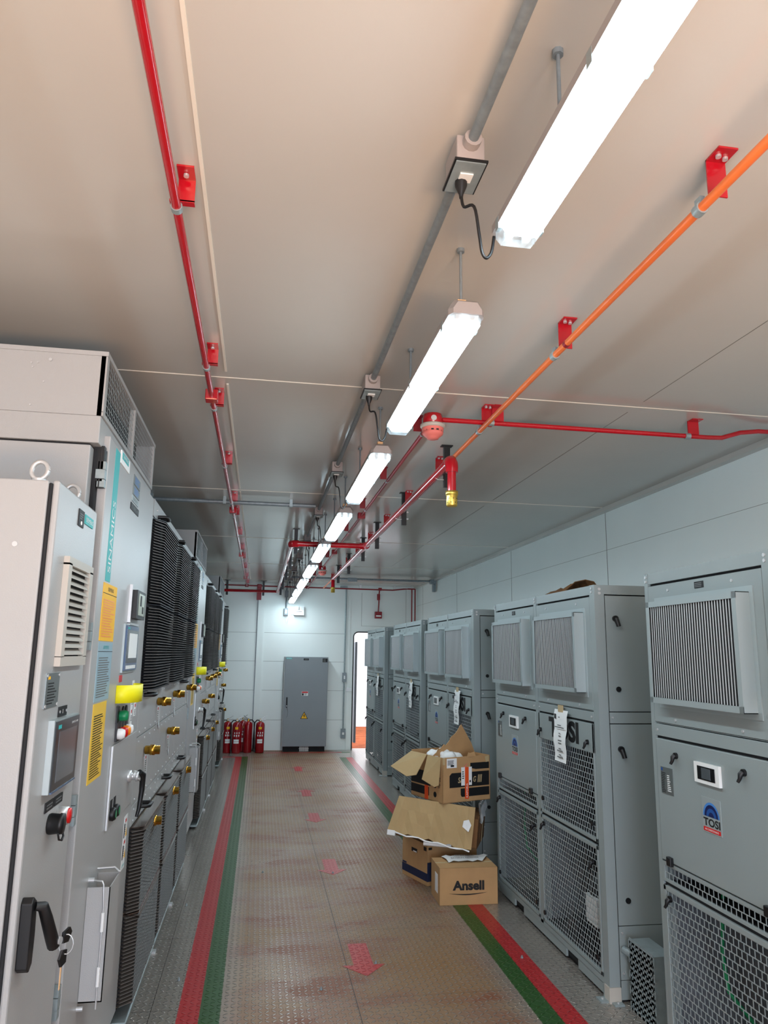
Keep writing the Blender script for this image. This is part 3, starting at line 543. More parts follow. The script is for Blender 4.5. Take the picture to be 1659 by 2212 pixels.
def power_cabinet(loc, label, cols=3, cw=.85):
    W_ = cols*cw+.06; t = thing('power_cabinet', label, 'cabinet', loc, group='wide cabinets with black louvred filters in the left row')
    m = MB('cab_paint').box(-1.25, -.004, 0, W_, .10, 2.405).use('dark').box(-1.2, -.04, .01, W_-.01, 0, .10).use('galvanised').box(-.02, .045, .02, W_-.02, .02, .035)
    m.build('body', t, bevel=.003)
    # upper header and mid service panels
    m = MB('cab_paint').box(-.004, .003, .01, W_-.01, 2.315, 2.40); m.use('steel')
    for i in range(cols*3): m.disc((.003, .12+i*cw/3, 2.36), (1, 0, 0), .006, .005, 8)
    m.build('header_panel', t)
    for (z0, z1, off) in ((1.25, 1.452, 0), (.945, 1.244, 0), (.85, .938, 0)):
        for k in range(cols):
            y0 = .01+k*cw; m = MB('cab_paint').box(-.004, .003, y0, y0+cw-.006, z0, z1).use('steel')
            for i in range(5): m.disc((.003, y0+.06+i*(cw-.12)/4, z1-.02), (1, 0, 0), .005, .004, 8).disc((.003, y0+.06+i*(cw-.12)/4, z0+.018), (1, 0, 0), .005, .004, 8)
            m.build('service_panel', t, bevel=.001)
    for k in range(cols):
        y0 = .02+k*cw; y1 = y0+cw-.03
        for z0, z1 in ((1.885, 2.305), (1.462, 1.878)):
            m = MB('fin_black'); louvre(m, y0, y1, z0, z1, .04, .0140, 'fin_black', edgem='fin', tilt=.004); m.build('upper_filter', t)
        for z0, z1 in ((.478, .845), (.095, .472)):
            m = MB('fin'); louvre(m, y0, y1, z0, z1, .05, .0150, 'fin_mid', 'brown_cap', e=.05, edgem='fin', seg=.05); m.build('lower_filter', t)
        bar_handle(.17+k*cw, 2.335, t); bar_handle(.26+k*cw, .895, t)
        if k != 1: bar_handle(.14+k*cw, 1.437, t)
        brass_plug(.02, .44+k*cw, .79, t)
    for y, z in ((.64, 1.375), (1.42, 1.375), (2.35, 1.375), (.28, 1.16), (1.22, 1.16)):
        if y < W_-.1:
            brass_plug(.006, y, z, t)
            m = MB('white_paper').box(.003, .005, y+.04, y+.09, z-.12, z-.03).use('red_btn').box(.005, .0056, y+.05, y+.08, z-.05, z-.036).use('ink').lines((.0052, y+.045, z-.115), RY, UZ, .04, .06, 6); m.build('warning_label', t)
    for y in (.9, 1.7): 
        if y < W_: MB('steel').box(0, .06, y-.02, y+.02, .0, .012).box(0, .012, y-.02, y+.02, 0, .06).build('floor_bracket', t)
    return t
B1 = power_cabinet((-.555, 3.735, 0), 'wide grey cabinet with black louvred filters and brass couplings, nearest in the left row')
dup(A1, (-.55, 6.36, 0), 'second teal-striped grey cabinet, beyond the nearest louvred cabinet')
dup(B1, (-.555, 7.565, 0), 'wide louvred grey cabinet, second from the viewer in the left row')
dup(A1, (-.55, 10.19, 0), 'farthest teal-striped grey cabinet, near the end wall')
power_cabinet((-.555, 11.395, 0), 'narrow louvred cabinet at the far end of the left row beside the extinguishers', 1, .85)
# ---- near control cabinet
t = thing('control_cabinet', 'low grey control cabinet with a small dark screen, at the left edge', 'cabinet', (-.55, 2.035, 0))
m = MB('cab_paint').box(-.75, -.026, 0, .485, .06, 2.095).use('dark').box(-.7, -.07, .02, .46, 0, .06).box(-.027, -.017, .006, .475, .08, 2.09); m.build('body', t, bevel=.004)
m = MB('cab_paint').box(-.018, 0, .066, .535, .08, 2.098); d = m.build('door', t, bevel=.006, loc=(0, -.055, 0))
for x, y in ((-.060, .03), (-.045, .32)):
    m = MB('steel').tube([(x+.021*math.cos(a), y+.006*math.sin(a), 2.127+.026*math.sin(a)) for a in [2*PI*k/16 for k in range(17)]], .0065, 8).cyl((x, y, 2.093), (x, y, 2.103), .018, 12); m.build('lifting_eye', t)
[MB('steel').disc((x, .001, z), (0, -1, 0), .007, .004).build('side_screw', t) for x, z in ((-.093, 1.92), (-.135, 1.30))]
m = MB('black'); plate(m, 0, .29, .355, 2.015, 2.065, 'ink', .003); m.use('grey_ink').lines((.003, .30, 2.035), RY, UZ, .04, .02, 3).use('white_plastic').disc((.003, .32, 2.025), (1, 0, 0), .006, .002); plate(m, 0, .372, .48, 2.033, 2.062, 'teal', .003); m.use('white_paper').text('SIEMENS', (.003, .38, 2.041), RY, UZ, .09, .013); m.build('name_plate', d)
m = MB('cream_plastic').box(0, .016, .18, .48, 1.605, 1.632).box(0, .016, .18, .48, 1.885, 1.908).box(0, .016, .18, .215, 1.63, 1.89).box(0, .016, .44, .48, 1.63, 1.89).use('dark').box(-.002, .001, .21, .445, 1.63, 1.89).use('cream_plastic')
for i in range(13):
    z = 1.636+i*.0195; m.slab([(.001, .215, z+.014), (.001, .44, z+.014), (.015, .44, z), (.015, .215, z)], (0, 0, 1), .0025)
m.build('filter_vent', d)
m = MB('plate'); plate(m, 0, .115, .245, 1.497, 1.588, 'plate', .003); m.use('ink').lines((.003, .13, 1.505), RY, UZ, .09, .06, 8).use('yellow').box(.003, .0036, .13, .15, 1.572, 1.58).use('steel'); [m.disc((.003, y, z), (1, 0, 0), .005, .002, 8) for y in (.122, .238) for z in (1.503, 1.582)]; m.build('rating_plate', d)
m = MB('ink'); plate(m, 0, .27, .36, 1.464, 1.492, 'ink', .003); m.use('white_paper').text('0', (.003, .308, 1.472), RY, UZ, .008, .012).use('steel').disc((.003, .28, 1.478), (1, 0, 0), .004, .002).disc((.003, .35, 1.478), (1, 0, 0), .004, .002); m.build('name_plate', d)
m = MB('unit_edge').box(0, .016, .185, .455, 1.272, 1.462).use('black_gloss').box(.016, .020, .195, .45, 1.276, 1.458).use('screen').box(.020, .0206, .23, .425, 1.296, 1.428).use('teal').box(.020, .0208, .215, .245, 1.437, 1.447).use('white_paper').text('SIMATIC HMI', (.0201, .36, 1.440), RY, UZ, .07, .006).use('screen_blue').box(.016, .022, .195, .45, 1.272, 1.276); m.build('touch_panel', d)
for y in (.225, .32):
    m = MB('ink'); plate(m, 0, y, y+.085, 1.218, 1.244, 'ink', .003); m.use('grey_ink').lines((.003, y+.01, 1.223), RY, UZ, .06, .016, 2, ragged=.1); m.build('name_plate', d)
MB('steel').lathe((0, .375, 1.183), [(.024, 0), (.026, .004), (.024, .03), (0, .031)], 18, (1, 0, 0)).use('red_btn').lathe((.028, .375, 1.183), [(.021, 0), (.021, .008), (0, .01)], 16, (1, 0, 0)).build('stop_button', d)
MB('black').lathe((0, .285, 1.180), [(.026, 0), (.028, .006), (.026, .028), (.028, .03), (.027, .040), (0, .041)], 18, (1, 0, 0)).tube([(.03, .27, 1.16), (.034, .27, 1.142), (.038, .285, 1.137), (.038, .30, 1.145), (.034, .30, 1.16)], .003, 6).build('service_socket', d)
m = MB('black').slab([(0, .105, 1.048), (0, .135, 1.03), (0, .142, .95), (0, .138, .885), (0, .115, .872), (0, .095, .885), (0, .092, 1.035)], (1, 0, 0), .028)
m.tube([(.028, .118, 1.022), (.044, .128, 1.018), (.052, .142, .985), (.060, .175, .93), (.062, .195, .905)], [.010, .014, .015, .016, .016], 12); m.use('steel').disc((.072, .188, .918), (1, -.3, 0), .009, .010); m.build('swing_handle', d, bevel=.003)

t = thing('key_ring', 'bunch of keys with a black head hanging from the swing handle at the lower left', 'keys', (-.472, 2.185, .918))
MB('black').slab([(0, .0, .012), (.008, .03, .016), (.01, .045, 0), (.006, .03, -.02), (0, .0, -.014)], (1, 0, 0), .006).build('key', t)
MB('black').slab([(.0, .0, -.03), (.006, .022, -.035), (.006, .02, -.065), (0, 0, -.07), (-.004, -.008, -.05)], (1, 0, 0), .006).use('wood_tag').slab([(.002, .004, -.07), (.002, .014, -.07), (.002, .012, -.125), (.002, .004, -.125)], (1, 0, 0), .002).build('key', t)
MB('steel').tube([(.01+.018*math.cos(a), .012, -.02+.024*math.sin(a)) for a in [2*PI*k/14 for k in range(15)]], .0015, 6).build('ring', t)
# ================================================================== RIGHT AIR CONDITIONING UNITS
NY = (0, -1, 0)                                                      # reading direction on faces that look towards -X
def latch(x, y, z, parent, d=1):
    m = MB('black').disc((x, y, z), (-1, 0, 0), .013, .010, 14).tube([(x-.010, y, z), (x-.018, y, z-.006), (x-.020, y+.003, z-.022), (x-.025, y+.008, z-.034)], [.010, .010, .007, .006], 8); m.build('latch', parent)
def unit(loc, label):
    t = thing('air_conditioner', label, 'air conditioner', loc, group='grey floor-standing air conditioners along the right wall')
    W_, H_, D_ = 1.73, 2.035, .90
    m = MB('unit_paint')
    for y0, y1 in ((0, .062), (.862, .905), (1.70, W_)): m.box(0, .055, y0, y1, .075 if y0 else .06, H_)
    m.box(.002, .053, .062, .861, 1.985, H_-.001).box(.002, .053, .906, 1.699, 1.985, H_-.001).box(.004, .05, .062, W_-.03, 1.370, 1.372).box(D_-.05, D_, 0, .06, 0, H_).box(D_-.05, D_, W_-.06, W_, 0, H_)
    m.box(.055, D_, 0, .06, 1.985, H_).box(.003, D_-.003, .003, W_-.003, H_-.006, H_-.0015).box(.055, D_-.05, W_-.02, W_, .1, 1.985).box(D_-.012, D_, .06, W_-.06, .1, 1.985)
    m.use('dark').box(.012, .06, .06, W_-.03, .03, .10).box(.01, .05, .062, W_-.03, .695, .715).box(.01, .05, .062, W_-.03, 1.30, 1.315).box(.015, .05, .062, W_-.03, 1.975, 1.987)
    m.box(.05, D_-.02, .01, W_-.01, 0.0, .012)
    m.use('steel')
    for y, z in ((.035, 2.018), (.035, 1.998), (.885, 2.018), (.885, 1.998), (1.715, 2.018), (1.715, 1.998)): m.disc((0, y, z), (-1, 0, 0), .007, .004, 8)
    for z in (2.012, 1.990): m.disc((.028, 0, z), (0, -1, 0), .008, .004, 10)
    m.build('frame', t)
    # skid with fork pockets
    m = MB('unit_paint'); f = [(.062, .365), (.535, 1.20), (1.375, 1.70)]
    m.box(.0, .012, .062, W_-.03, .062, .092)
    for a, b_ in ((.062, .37), (.53, 1.205), (1.375, 1.70)): m.box(0, .012, a, b_, .018, .064)
    m.use('dark').box(.03, .06, .3, 1.45, .0, .06).use('unit_paint')
    m.box(-.002, .06, .0, .07, 0, .065).use('galvanised').box(-.045, .0, .005, .065, 0, .008).box(.005, .055, -.04, 0, 0, .008).use('steel').disc((-.025, .035, .008), (0, 0, 1), .007, .006, 8).disc((.03, -.022, .008), (0, 0, 1), .007, .006, 8).use('cream_plastic').box(-.006, .0, -.004, .05, .0, .07).box(-.006, .055, -.006, 0, .0, .07)
    m.build('skid', t)
    # side panels towards the viewer
    for z0, z1, nm in ((1.374, 1.978, 'side_panel'), (1.314, 1.369, 'side_strip'), (.345, 1.309, 'side_panel'), (.10, .341, 'side_panel'), (.012, .097, 'side_skid')):
        m = MB('dark').box(.058, D_-.05, .006, .02, z0-.003, z1+.003).use('unit_paint').box(.060, D_-.052, .0, .012, z0, z1); sp = m.build(nm, t)
        if z0 > 1.37 or .3 < z0 < .4:
            m = MB('black'); zz = 1.856 if z0 > 1 else 1.184; m.disc((.112, 0, zz), (0, -1, 0), .016, .014).tube([(.112, -.014, zz), (.118, -.024, zz-.03), (.120, -.026, zz-.042)], [.014, .012, .012], 10); m.build('latch', sp)
            MB('black').disc((.115, 0, z0+.113), (0, -1, 0), .014, .005).build('plug', sp)
        if z0 == .10 or z0 > 1.3 and z0 < 1.32: [MB('steel').disc((.075, 0, z), (0, -1, 0), .006, .004, 8).build('screw', sp) for z in ((z1-.03, z0+.03) if z0 == .10 else (z1-.026,))]
    # upper panels with protruding filter frames
    for y0, y1, gy0, gy1 in ((.066, .858, .140, .772), (.909, 1.70, .980, 1.620)):
        m = MB('unit_paint').box(0, .02, y0, y1, 1.374, 1.974); up_ = m.build('upper_panel', t, bevel=.002)
        [MB('steel').disc((0, y, z), (-1, 0, 0), .006, .004, 8).build('screw', up_) for y in (y0+.17, y1-.17) for z in (1.945, 1.392)]
        m = MB('unit_edge'); z0, z1 = 1.461, 1.895; px = -.058
        m.box(-.004, 0, gy0-.022, gy1+.022, z0-.022, z1+.022)
        m.box(px, 0, gy0, gy0+.003, z0, z1).box(px, 0, gy1-.003, gy1, z0, z1).box(px, 0, gy0, gy1, z0, z0+.003).box(px, 0, gy0, gy1, z1-.003, z1)
        b_ = .024; m.box(px-.002, px, gy0, gy1, z0, z0+b_).box(px-.002, px, gy0, gy1, z1-b_, z1).box(px-.002, px, gy0, gy0+b_, z0, z1).box(px-.002, px, gy1-b_, gy1, z0, z1)
        fr = m.build('filter_frame', t)
        m = MB('bright_fin'); k = 34; ya, yb = gy0+b_, gy1-b_; p_ = (yb-ya)/k
        for i in range(k): m.box(px+.004, px+.0052, ya+(i+.30)*p_, ya+(i+.30)*p_+.0052, z0+b_, z1-b_)
        m.build('filter_pleats', fr); MB('dark').box(px+.012, px+.014, gy0+.01, gy1-.01, z0+.01, z1-.01).build('filter_backing', fr)
        for y in (gy0+.12, gy1-.12): fr.data.materials.append(MAT['steel']) if len(fr.data.materials) < 2 else None
    MB('ink').box(-.002, 0, 1.262, 1.325, 1.935, 1.962).use('grey_ink').lines((-.002, 1.32, 1.938), NY, UZ, .05, .02, 3, ragged=.1).build('label_plate', t)
    for y0, y1 in ((.066, .858), (.909, 1.70)):
        m = MB('unit_paint').box(-.001, .02, y0, y1, 1.316, 1.366).use('steel').disc((-.001, y0+.02, 1.34), (-1, 0, 0), .006, .004, 8).disc((-.001, y1-.02, 1.34), (-1, 0, 0), .006, .004, 8); m.build('front_strip', t, bevel=.001)
    # left service door
    m = MB('unit_paint').box(-.003, .016, .906, 1.696, .802, 1.304); ld = m.build('service_door', t, bevel=.003)
    latch(-.003, 1.534, 1.247, ld); latch(-.003, 1.084, 1.247, ld)
    m = MB('white_plastic').box(-.015, -.003, 1.225, 1.390, 1.169, 1.247).use('black_gloss').box(-.017, -.015, 1.250, 1.365, 1.183, 1.234).use('screen').box(-.0178, -.017, 1.278, 1.337, 1.188, 1.229); m.build('thermostat', ld, bevel=.004)
    m = MB('unit_edge').box(-.005, -.003, 1.245, 1.368, .988, 1.118); f_ = lambda u, v: (-.0056, 1.3065-u, v)
    for r0, r1, mt in ((.0, .018, 'blue_dark'), (.018, .032, 'blue_mark'), (.032, .045, 'blue_dark'), (.045, .054, 'light_blue')): m.use(mt).arc(0, 1.048, r0, r1, 0, PI, f_)
    m.use('ink').text('TOSI', (-.005, 1.360, 1.012), NY, UZ, .108, .030, bold=.03).use('red_btn').box(-.0056, -.005, 1.252, 1.362, .992, 1.007).use('white_paper').text('AR CONDICIONADO', (-.0057, 1.352, .996), NY, UZ, .09, .007); m.build('maker_badge', ld)
    m = MB('plate').box(-.005, -.003, 1.570, 1.665, 1.078, 1.188).use('ink').lines((-.005, 1.66, 1.082), NY, UZ, .035, .085, 12).use('white_paper').lines((-.005, 1.615, 1.09), NY, UZ, .03, .07, 9).use('blue_mark').box(-.0056, -.005, 1.648, 1.66, 1.172, 1.184); m.build('rating_plate', ld)
    for y in (1.62, 1.0): MB('black').box(-.020, -.003, y-.016, y+.016, .79, .826).build('hinge', ld, bevel=.003)
    m = MB('unit_edge'); grille(m, -.001, .925, 1.68, .728, .782, .030, .027, .0036, True, .0015)
    m.use('unit_paint').box(-.003, .010, .908, .925, .717, .796).box(-.003, .010, 1.68, 1.696, .717, .796).box(-.003, .01, .908, 1.696, .717, .728).box(-.003, .01, .908, 1.696, .783, .796); m.build('vent_strip', t)
    # mesh doors
    def mesh_door(y0, y1, z0, z1, mz1, nm):
        m = MB('unit_paint').box(-.003, .012, y0, y0+.018, z0, z1).box(-.003, .012, y1-.018, y1, z0, z1).box(-.003, .012, y0, y1, z0, z0+.018).box(-.003, .012, y0, y1, mz1, z1); d_ = m.build(nm, t, bevel=.0015)
        m = MB('unit_edge'); grille(m, -.001, y0+.016, y1-.016, z0+.016, mz1, .030, .029, .0036, True, .0015); m.build('mesh', d_); return d_
    rd = mesh_door(.068, .856, .717, 1.304, 1.155, 'fan_door')
    m = MB('ink').text('TOSI', (-.0032, .685, 1.178), NY, UZ, .43, .118, bold=.05); m.build('lettering', rd)
    latch(-.003, .813, 1.205, rd); latch(-.003, .14, 1.205, rd)
    lo1 = mesh_door(.068, .856, .096, .700, .680, 'mesh_door'); lo2 = mesh_door(.909, 1.697, .096, .700, .680, 'mesh_door')
    for d_, o_ in ((lo1, 0), (lo2, .841)):
        latch(-.004, .80+o_, .655, d_); latch(-.004, .125+o_, .61, d_)
        [MB('black').disc((-.003, y+o_, z), (-1, 0, 0), .013, .008).build('round_plug', d_) for y, z in ((.82, .15), (.105, .17))]
    [MB('black').disc((-.002, y, .80), (-1, 0, 0), .013, .008).build('round_plug', rd) for y in (.81, .12)]
    # what shows behind the mesh
    m = MB('interior').box(.34, .35, .9, W_-.03, .10, .79).box(.06, .34, .868, .878, .1, 1.3).box(.05, .34, 1.695, 1.70, .1, .8).use('dark').box(.42, .43, .03, .87, .05, 1.30).box(.05, .42, .03, W_-.03, .705, .712)
    m.use('interior').box(.06, .42, .02, .03, .1, 1.3); m.build('inner_panel', t)
    m = MB('dark').disc((.335, 1.40, .56), (-1, 0, 0), .075, .02, 20).use('steel'); [m.disc((.315, 1.40+.03*math.cos(a), .56+.02*math.sin(a)), (-1, 0, 0), .012, .01, 8) for a in (0, 2, 4)]; m.build('fan_motor', t)
    for y, z in ((1.42, .22), (1.33, .22), (1.42, .16), (1.30, .16), (1.20, .17), (1.08, .18)): MB('black').tube([(.33+0*k, y+.032*math.cos(a), z+.028*math.sin(a)) for k, a in enumerate([2*PI*q/12 for q in range(13)])], .006, 6).build('cable_gland', t)
    MB('green_wire').tube([(.10, 1.42, .78), (.12, 1.47, .66), (.12, 1.49, .50), (.13, 1.48, .36), (.20, 1.43, .26), (.32, 1.42, .23)], .008, 7).build('earth_cable', t)
    m = MB('black').lathe((.22, .42, .13), [(.10, 0), (.11, .02), (.11, .28), (.08, .33), (0, .34)], 16).use('white_plastic').box(.10, .12, .33, .47, .22, .36).use('black').box(.05, .4, .5, .62, .12, .2); m.build('compressor', t)
    m = MB('interior').disc((.3, .62, .93), (-1, 0, 0), .055, .08, 16).use('dark'); [m.box(.2, .22, .62-.12, .62+.12, .92, .94)]; m.build('fan_hub', t)
    return t
UY = [1.46, 3.72, 6.02, 8.06, 10.50]
ul = ['cut by the right edge, nearest to the viewer', 'second from the viewer, with torn cardboard on its roof', 'third from the viewer, behind the stack of cardboard boxes', 'fourth from the viewer, between the third and the farthest one', 'farthest from the viewer, beside the end doorway']
U1 = unit((1.76, UY[0], 0), 'grey air conditioner, '+ul[0])
for k in range(1, 5): dup(U1, (1.76, UY[k], 0), 'grey air conditioner, '+ul[k])
pw = ['second', 'third', 'fourth', 'fifth']
for k in range(1, 5):
    t = thing('paper_notice', 'white paper sheet taped to the front of the %s air conditioner' % pw[k-1], 'paper', (1.753, UY[k], 1.06), group='paper sheets taped to the air conditioners')
    m = MB('white_paper'); N_ = 8
    vs = []
    for i in range(N_+1):
        z = .288*(1-i/N_); x = -.006-.016*math.sin(i/N_*2.2)-.004*math.sin(i*1.7); vs += [(x, .562-.028*i/N_*.7, z), (x-.004, .36+.012*i/N_, z)]
    m.add(vs, [(2*i, 2*i+1, 2*i+3, 2*i+2) for i in range(N_)], True)
    m.use('grey_ink')
    for z, w_ in ((.245, .02), (.20, .05), (.188, .13), (.155, .02), (.14, .03), (.115, .05), (.10, .045), (.07, .03), (.058, .08), (.036, .03), (.024, .08)): m.box(-.0285, -.0278, .45-w_/2, .45+w_/2, z, z+.006)
    m.use('ink').box(-.018, -.0172, .52, .545, .235, .262); m.build('sheet', t)
    MB('tape').box(-.012, -.008, .43, .50, .275, .315).build('adhesive_tape', t)
# crumpled cardboard on the roof of the second unit
t = thing('cardboard_scrap', 'torn piece of brown cardboard lying on top of the second air conditioner', 'cardboard', (1.92, 4.40, 2.035))
m = MB('cardboard_dark'); nx, ny = 5, 9; random.seed(3)
G = [[(-.10+.2*i/(nx-1)+random.uniform(-.02, .02), -.20+.42*j/(ny-1)+random.uniform(-.02, .02), max(.003, .045*math.sin(PI*i/(nx-1))+.018+random.uniform(-.014, .02)-.03*(j/(ny-1)))) for j in range(ny)] for i in range(nx)]
m.add([G[i][j] for i in range(nx) for j in range(ny)], [(i*ny+j, (i+1)*ny+j, (i+1)*ny+j+1, i*ny+j+1) for i in range(nx-1) for j in range(ny-1)])
o_ = m.build('torn_sheet', t); md = o_.modifiers.new('s', 'SOLIDIFY'); md.thickness = .004
# galvanised perforated box between units 1 and 2
t = thing('perforated_box', 'galvanised metal box with slotted sides standing on the floor between two air conditioners', 'metal box', (1.835, 3.40, 0))
m = MB('galvanised').box(0, .105, .03, .034, 0, .305).box(.10, .104, .03, .25, 0, .305).box(0, .105, .246, .25, 0, .305).box(-.002, .107, .028, .252, .305, .309)
m.use('galvanised'); grille(m, 0, .03, .25, 0, .305, .036, .034, .0235, True, .003); m.build('shell', t)
MB('dark').box(.02, .09, .05, .23, .01, .29).build('inner_block', t)
[MB('steel').disc((x, .03, z), (0, -1, 0), .004, .003, 8).build('screw', t) for x in (.008, .097) for z in (.02, .20)]
MB('galvanised').cyl((.02, .25, .235), (.0, .31, .24), .018, 12).build('pipe_stub', t)
# ================================================================== CARDBOARD BOXES
def carton(name, label, loc, rz, wx, wy, h, top=True, mt='cardboard'):
    t = thing(name, label, 'box', loc, rz, 'cardboard boxes piled against the air conditioners'); m = MB(mt); e = .004
    m.box(0, wx, 0, e, 0, h).box(0, wx, wy-e, wy, 0, h).box(0, e, 0, wy, 0, h).box(wx-e, wx, 0, wy, 0, h).box(0, wx, 0, wy, 0, e)
    if top: m.box(0, wx, 0, wy*.5-.001, h-e, h).box(0, wx, wy*.5+.001, wy, h-e, h)
    return t, m.build('carton', t, bevel=.002)
t, b_ = carton('cardboard_box', 'closed tan cardboard box with black lettering, nearest on the floor', (1.268, 5.20, 0), -.02, .405, .27, .235)
m = MB('ink').text('Ansell', (.09, -.0008, .092), (1, 0, 0), UZ, .22, .062, bold=.045)
sw = [(.065+.265*k/14, .074-.010*math.sin(PI*k/14)+.004*k/14) for k in range(15)]; vs = [(x, -.0012, z+.0035*math.sin(PI*k/14)+.0006) for k, (x, z) in enumerate(sw)]+[(x, -.0012, z-.0035*math.sin(PI*k/14)) for k, (x, z) in enumerate(sw)]
m.add(vs, [(k, k+1, 16+k, 15+k) for k in range(14)]); m.build('printed_lettering', t)
MB('tape').box(.0, .404, .120, .150, .2352, .236).build('adhesive_tape', t); MB('white_paper').box(-.0012, 0, .06, .14, .06, .18).build('shipping_label', t)
t2 = thing('paper_sheet', 'crumpled white printed plastic sheet lying on the lowest nearest box', 'paper', (1.33, 5.36, .2365))
m = MB('white_paper'); N_ = 8; vs = []
for j in range(4):
    for i in range(N_): vs.append((.03+.24*i/(N_-1)+.03*j*(1 if i > 4 else -.2), -.05+.05*j, .004+.012*abs(math.sin(i*1.3+j*1.1))))
m.add(vs, [(j*N_+i, j*N_+i+1, (j+1)*N_+i+1, (j+1)*N_+i) for j in range(3) for i in range(N_-1)], True)
m.build('sheet', t2); MB('ink').text('BATERIAS REMOVER', (.06, -.01, .018), (1, 0, 0), (0, 1, .08), .20, .022).text('USO EM GERAL', (.09, .045, .019), (1, 0, 0), (0, 1, .08), .15, .018).build('print', t2)
t, b_ = carton('cardboard_box', 'brown archive box with a hand hole and dark blue band, on the floor', (1.279, 5.622, 0), .33, .44, .365, .285)
MB('navy').box(-.001, .441, -.001, .366, .03, .085).build('printed_band', t)
MB('navy').box(-.0012, .0, .3, .36, .088, .10).box(.0, .05, -.0015, 0, .085, .16).build('printed_mark', t)
MB('dark').box(-.0014, .0, .145, .225, .195, .222).use('white_paper').box(-.0018, -.0013, .15, .20, .196, .204).build('hand_hole', t)
MB('ink').box(-.001, 0, .012, .05, .235, .262).box(.01, .04, -.001, 0, .245, .262).build('printed_mark', t)
# third box, torn and tilted, lying on the archive box
t = thing('cardboard_box', 'wide crushed cardboard box with a hanging flap, second from the top', 'box', (1.60, 5.44, .290), 0, 'cardboard boxes piled against the air conditioners'); t.rotation_euler = (0, .085, -.42)
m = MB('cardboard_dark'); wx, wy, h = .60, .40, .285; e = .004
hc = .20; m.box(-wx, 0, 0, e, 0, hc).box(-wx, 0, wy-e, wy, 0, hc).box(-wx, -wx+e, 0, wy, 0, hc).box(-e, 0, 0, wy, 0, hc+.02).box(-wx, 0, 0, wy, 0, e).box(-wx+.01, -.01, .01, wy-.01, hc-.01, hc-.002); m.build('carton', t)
m = MB('cardboard_pale'); NX = 12; vs = []
for i in range(NX+1):
    u = i/NX; x = -wx*1.0+(wx-.03)*u; top = h-.005; bot = .045-.045*u+.012*math.sin(i*2.3)
    for (zz, yy) in ((top, -.004), (top*.66+bot*.34, -.030-.010*math.sin(i*1.9)), (top*.33+bot*.67, -.055-.011*math.sin(i*2.4)), (bot, -.078)): vs.append((x-.05*(1-u)*(1-(zz-bot)/(top-bot)), yy, zz))
m.add(vs, [(i*4+j, (i+1)*4+j, (i+1)*4+j+1, i*4+j+1) for i in range(NX) for j in range(3)]); o_ = m.build('hanging_flap', t); md = o_.modifiers.new('s', 'SOLIDIFY'); md.thickness = .004
m = MB('white_paper').slab([(-.10, -.062, .19), (-.065, -.05, .20), (-.045, -.048, .165), (-.06, -.066, .12), (-.105, -.07, .15)], (0, -1, .3), .001).build('torn_tape', t); m = MB('white_paper').slab([(-wx-.045, -.095, .055), (-wx+.01, -.092, .055), (-wx+.015, -.096, .02), (-wx-.045, -.098, .02)], (0, -1, .3), .001).tube([(-wx-.04+.046*k, -.084-.003*math.sin(k*2.3), .042-.0036*k+.006*math.sin(k*1.7)) for k in range(14)], [.004+.0025*abs(math.sin(k*1.3)) for k in range(14)], 6); m.build('torn_tape', t)
MB('cardboard_dark').box(.0, .002, .12, .19, .02, .24).use('tape').box(.0, .002, .24, .27, .0, .27).build('printed_mark', t)
t2 = thing('plastic_wrap', 'crumpled translucent grey plastic hanging over the right side of the crushed box', 'plastic', (1.62, 5.47, .578), -.42)
m = MB('plastic_film'); random.seed(11); N_ = 16; vs = []
for i in range(N_+1):
    u = i/N_; L_ = .09+.05*random.random()
    for j in range(4): vs.append((.012+.014*math.sin(i*2.1+j*.7)+.01*j/3, .30*u, .01-L_*j/3*(1.1-.4*u)))
m.add(vs, [(i*4+j, (i+1)*4+j, (i+1)*4+j+1, i*4+j+1) for i in range(N_) for j in range(3)], True); m.build('film', t2)
t2 = thing('paper_sheet', 'rolled white paper sticking out under the crushed box', 'paper', (1.34, 5.56, .300), -.25)
MB('white_paper').tube([(-.10, -.03, .012), (.10, -.05, .006)], [.016, .014], 10).build('roll', t2)
# top box
t = thing('cardboard_box', 'open cardboard box with black bands and orange sticker, topmost of the pile', 'box', (1.365, 5.50, .588), .36, 'cardboard boxes piled against the air conditioners')
m = MB('cardboard'); wx, wy, h = .435, .43, .32
m.box(0, wx, 0, e, 0, h).box(0, wx, wy-e, wy, 0, h+.015).box(0, e, 0, wy, 0, h).box(wx-e, wx, 0, wy, 0, h).box(0, wx, 0, wy, 0, e); m.build('carton', t)
m = MB('ink'); m.slab([(.30, -.001, .225), (wx-.01, -.001, .225), (wx-.01, -.001, .272), (.25, -.001, .272), (.25, -.001, .236)], (0, -1, 0), .0006)
m.slab([(.06, -.001, .105), (wx-.01, -.001, .105), (wx-.01, -.001, .208), (.08, -.001, .208), (.06, -.001, .19)], (0, -1, 0), .0006)
m.slab([(.17, -.001, .036), (wx-.01, -.001, .036), (wx-.01, -.001, .095), (.16, -.001, .095), (.16, -.001, .05)], (0, -1, 0), .0006)
m.box(-.0012, 0, .16, wy, .10, .20).box(-.0012, 0, .18, wy, .03, .09)
m.use('tape').text('SA', (.135, -.0018, .135), (1, 0, 0), UZ, .05, .04, bold=.02, shear=.2).text('G', (.275, -.0018, .135), (1, 0, 0), UZ, .026, .04, bold=.02, shear=.2)
for k in range(3): m.slab([(.315+.014*k, -.0018, .130), (.323+.014*k, -.0018, .130), (.330+.014*k, -.0018, .185), (.322+.014*k, -.0018, .185)], (0, -1, 0), .0003)
m.use('ink')
for z in (.165, .115, .05): m.disc((-.0002, .10, z), (-1, 0, 0), .020, .001, 18)
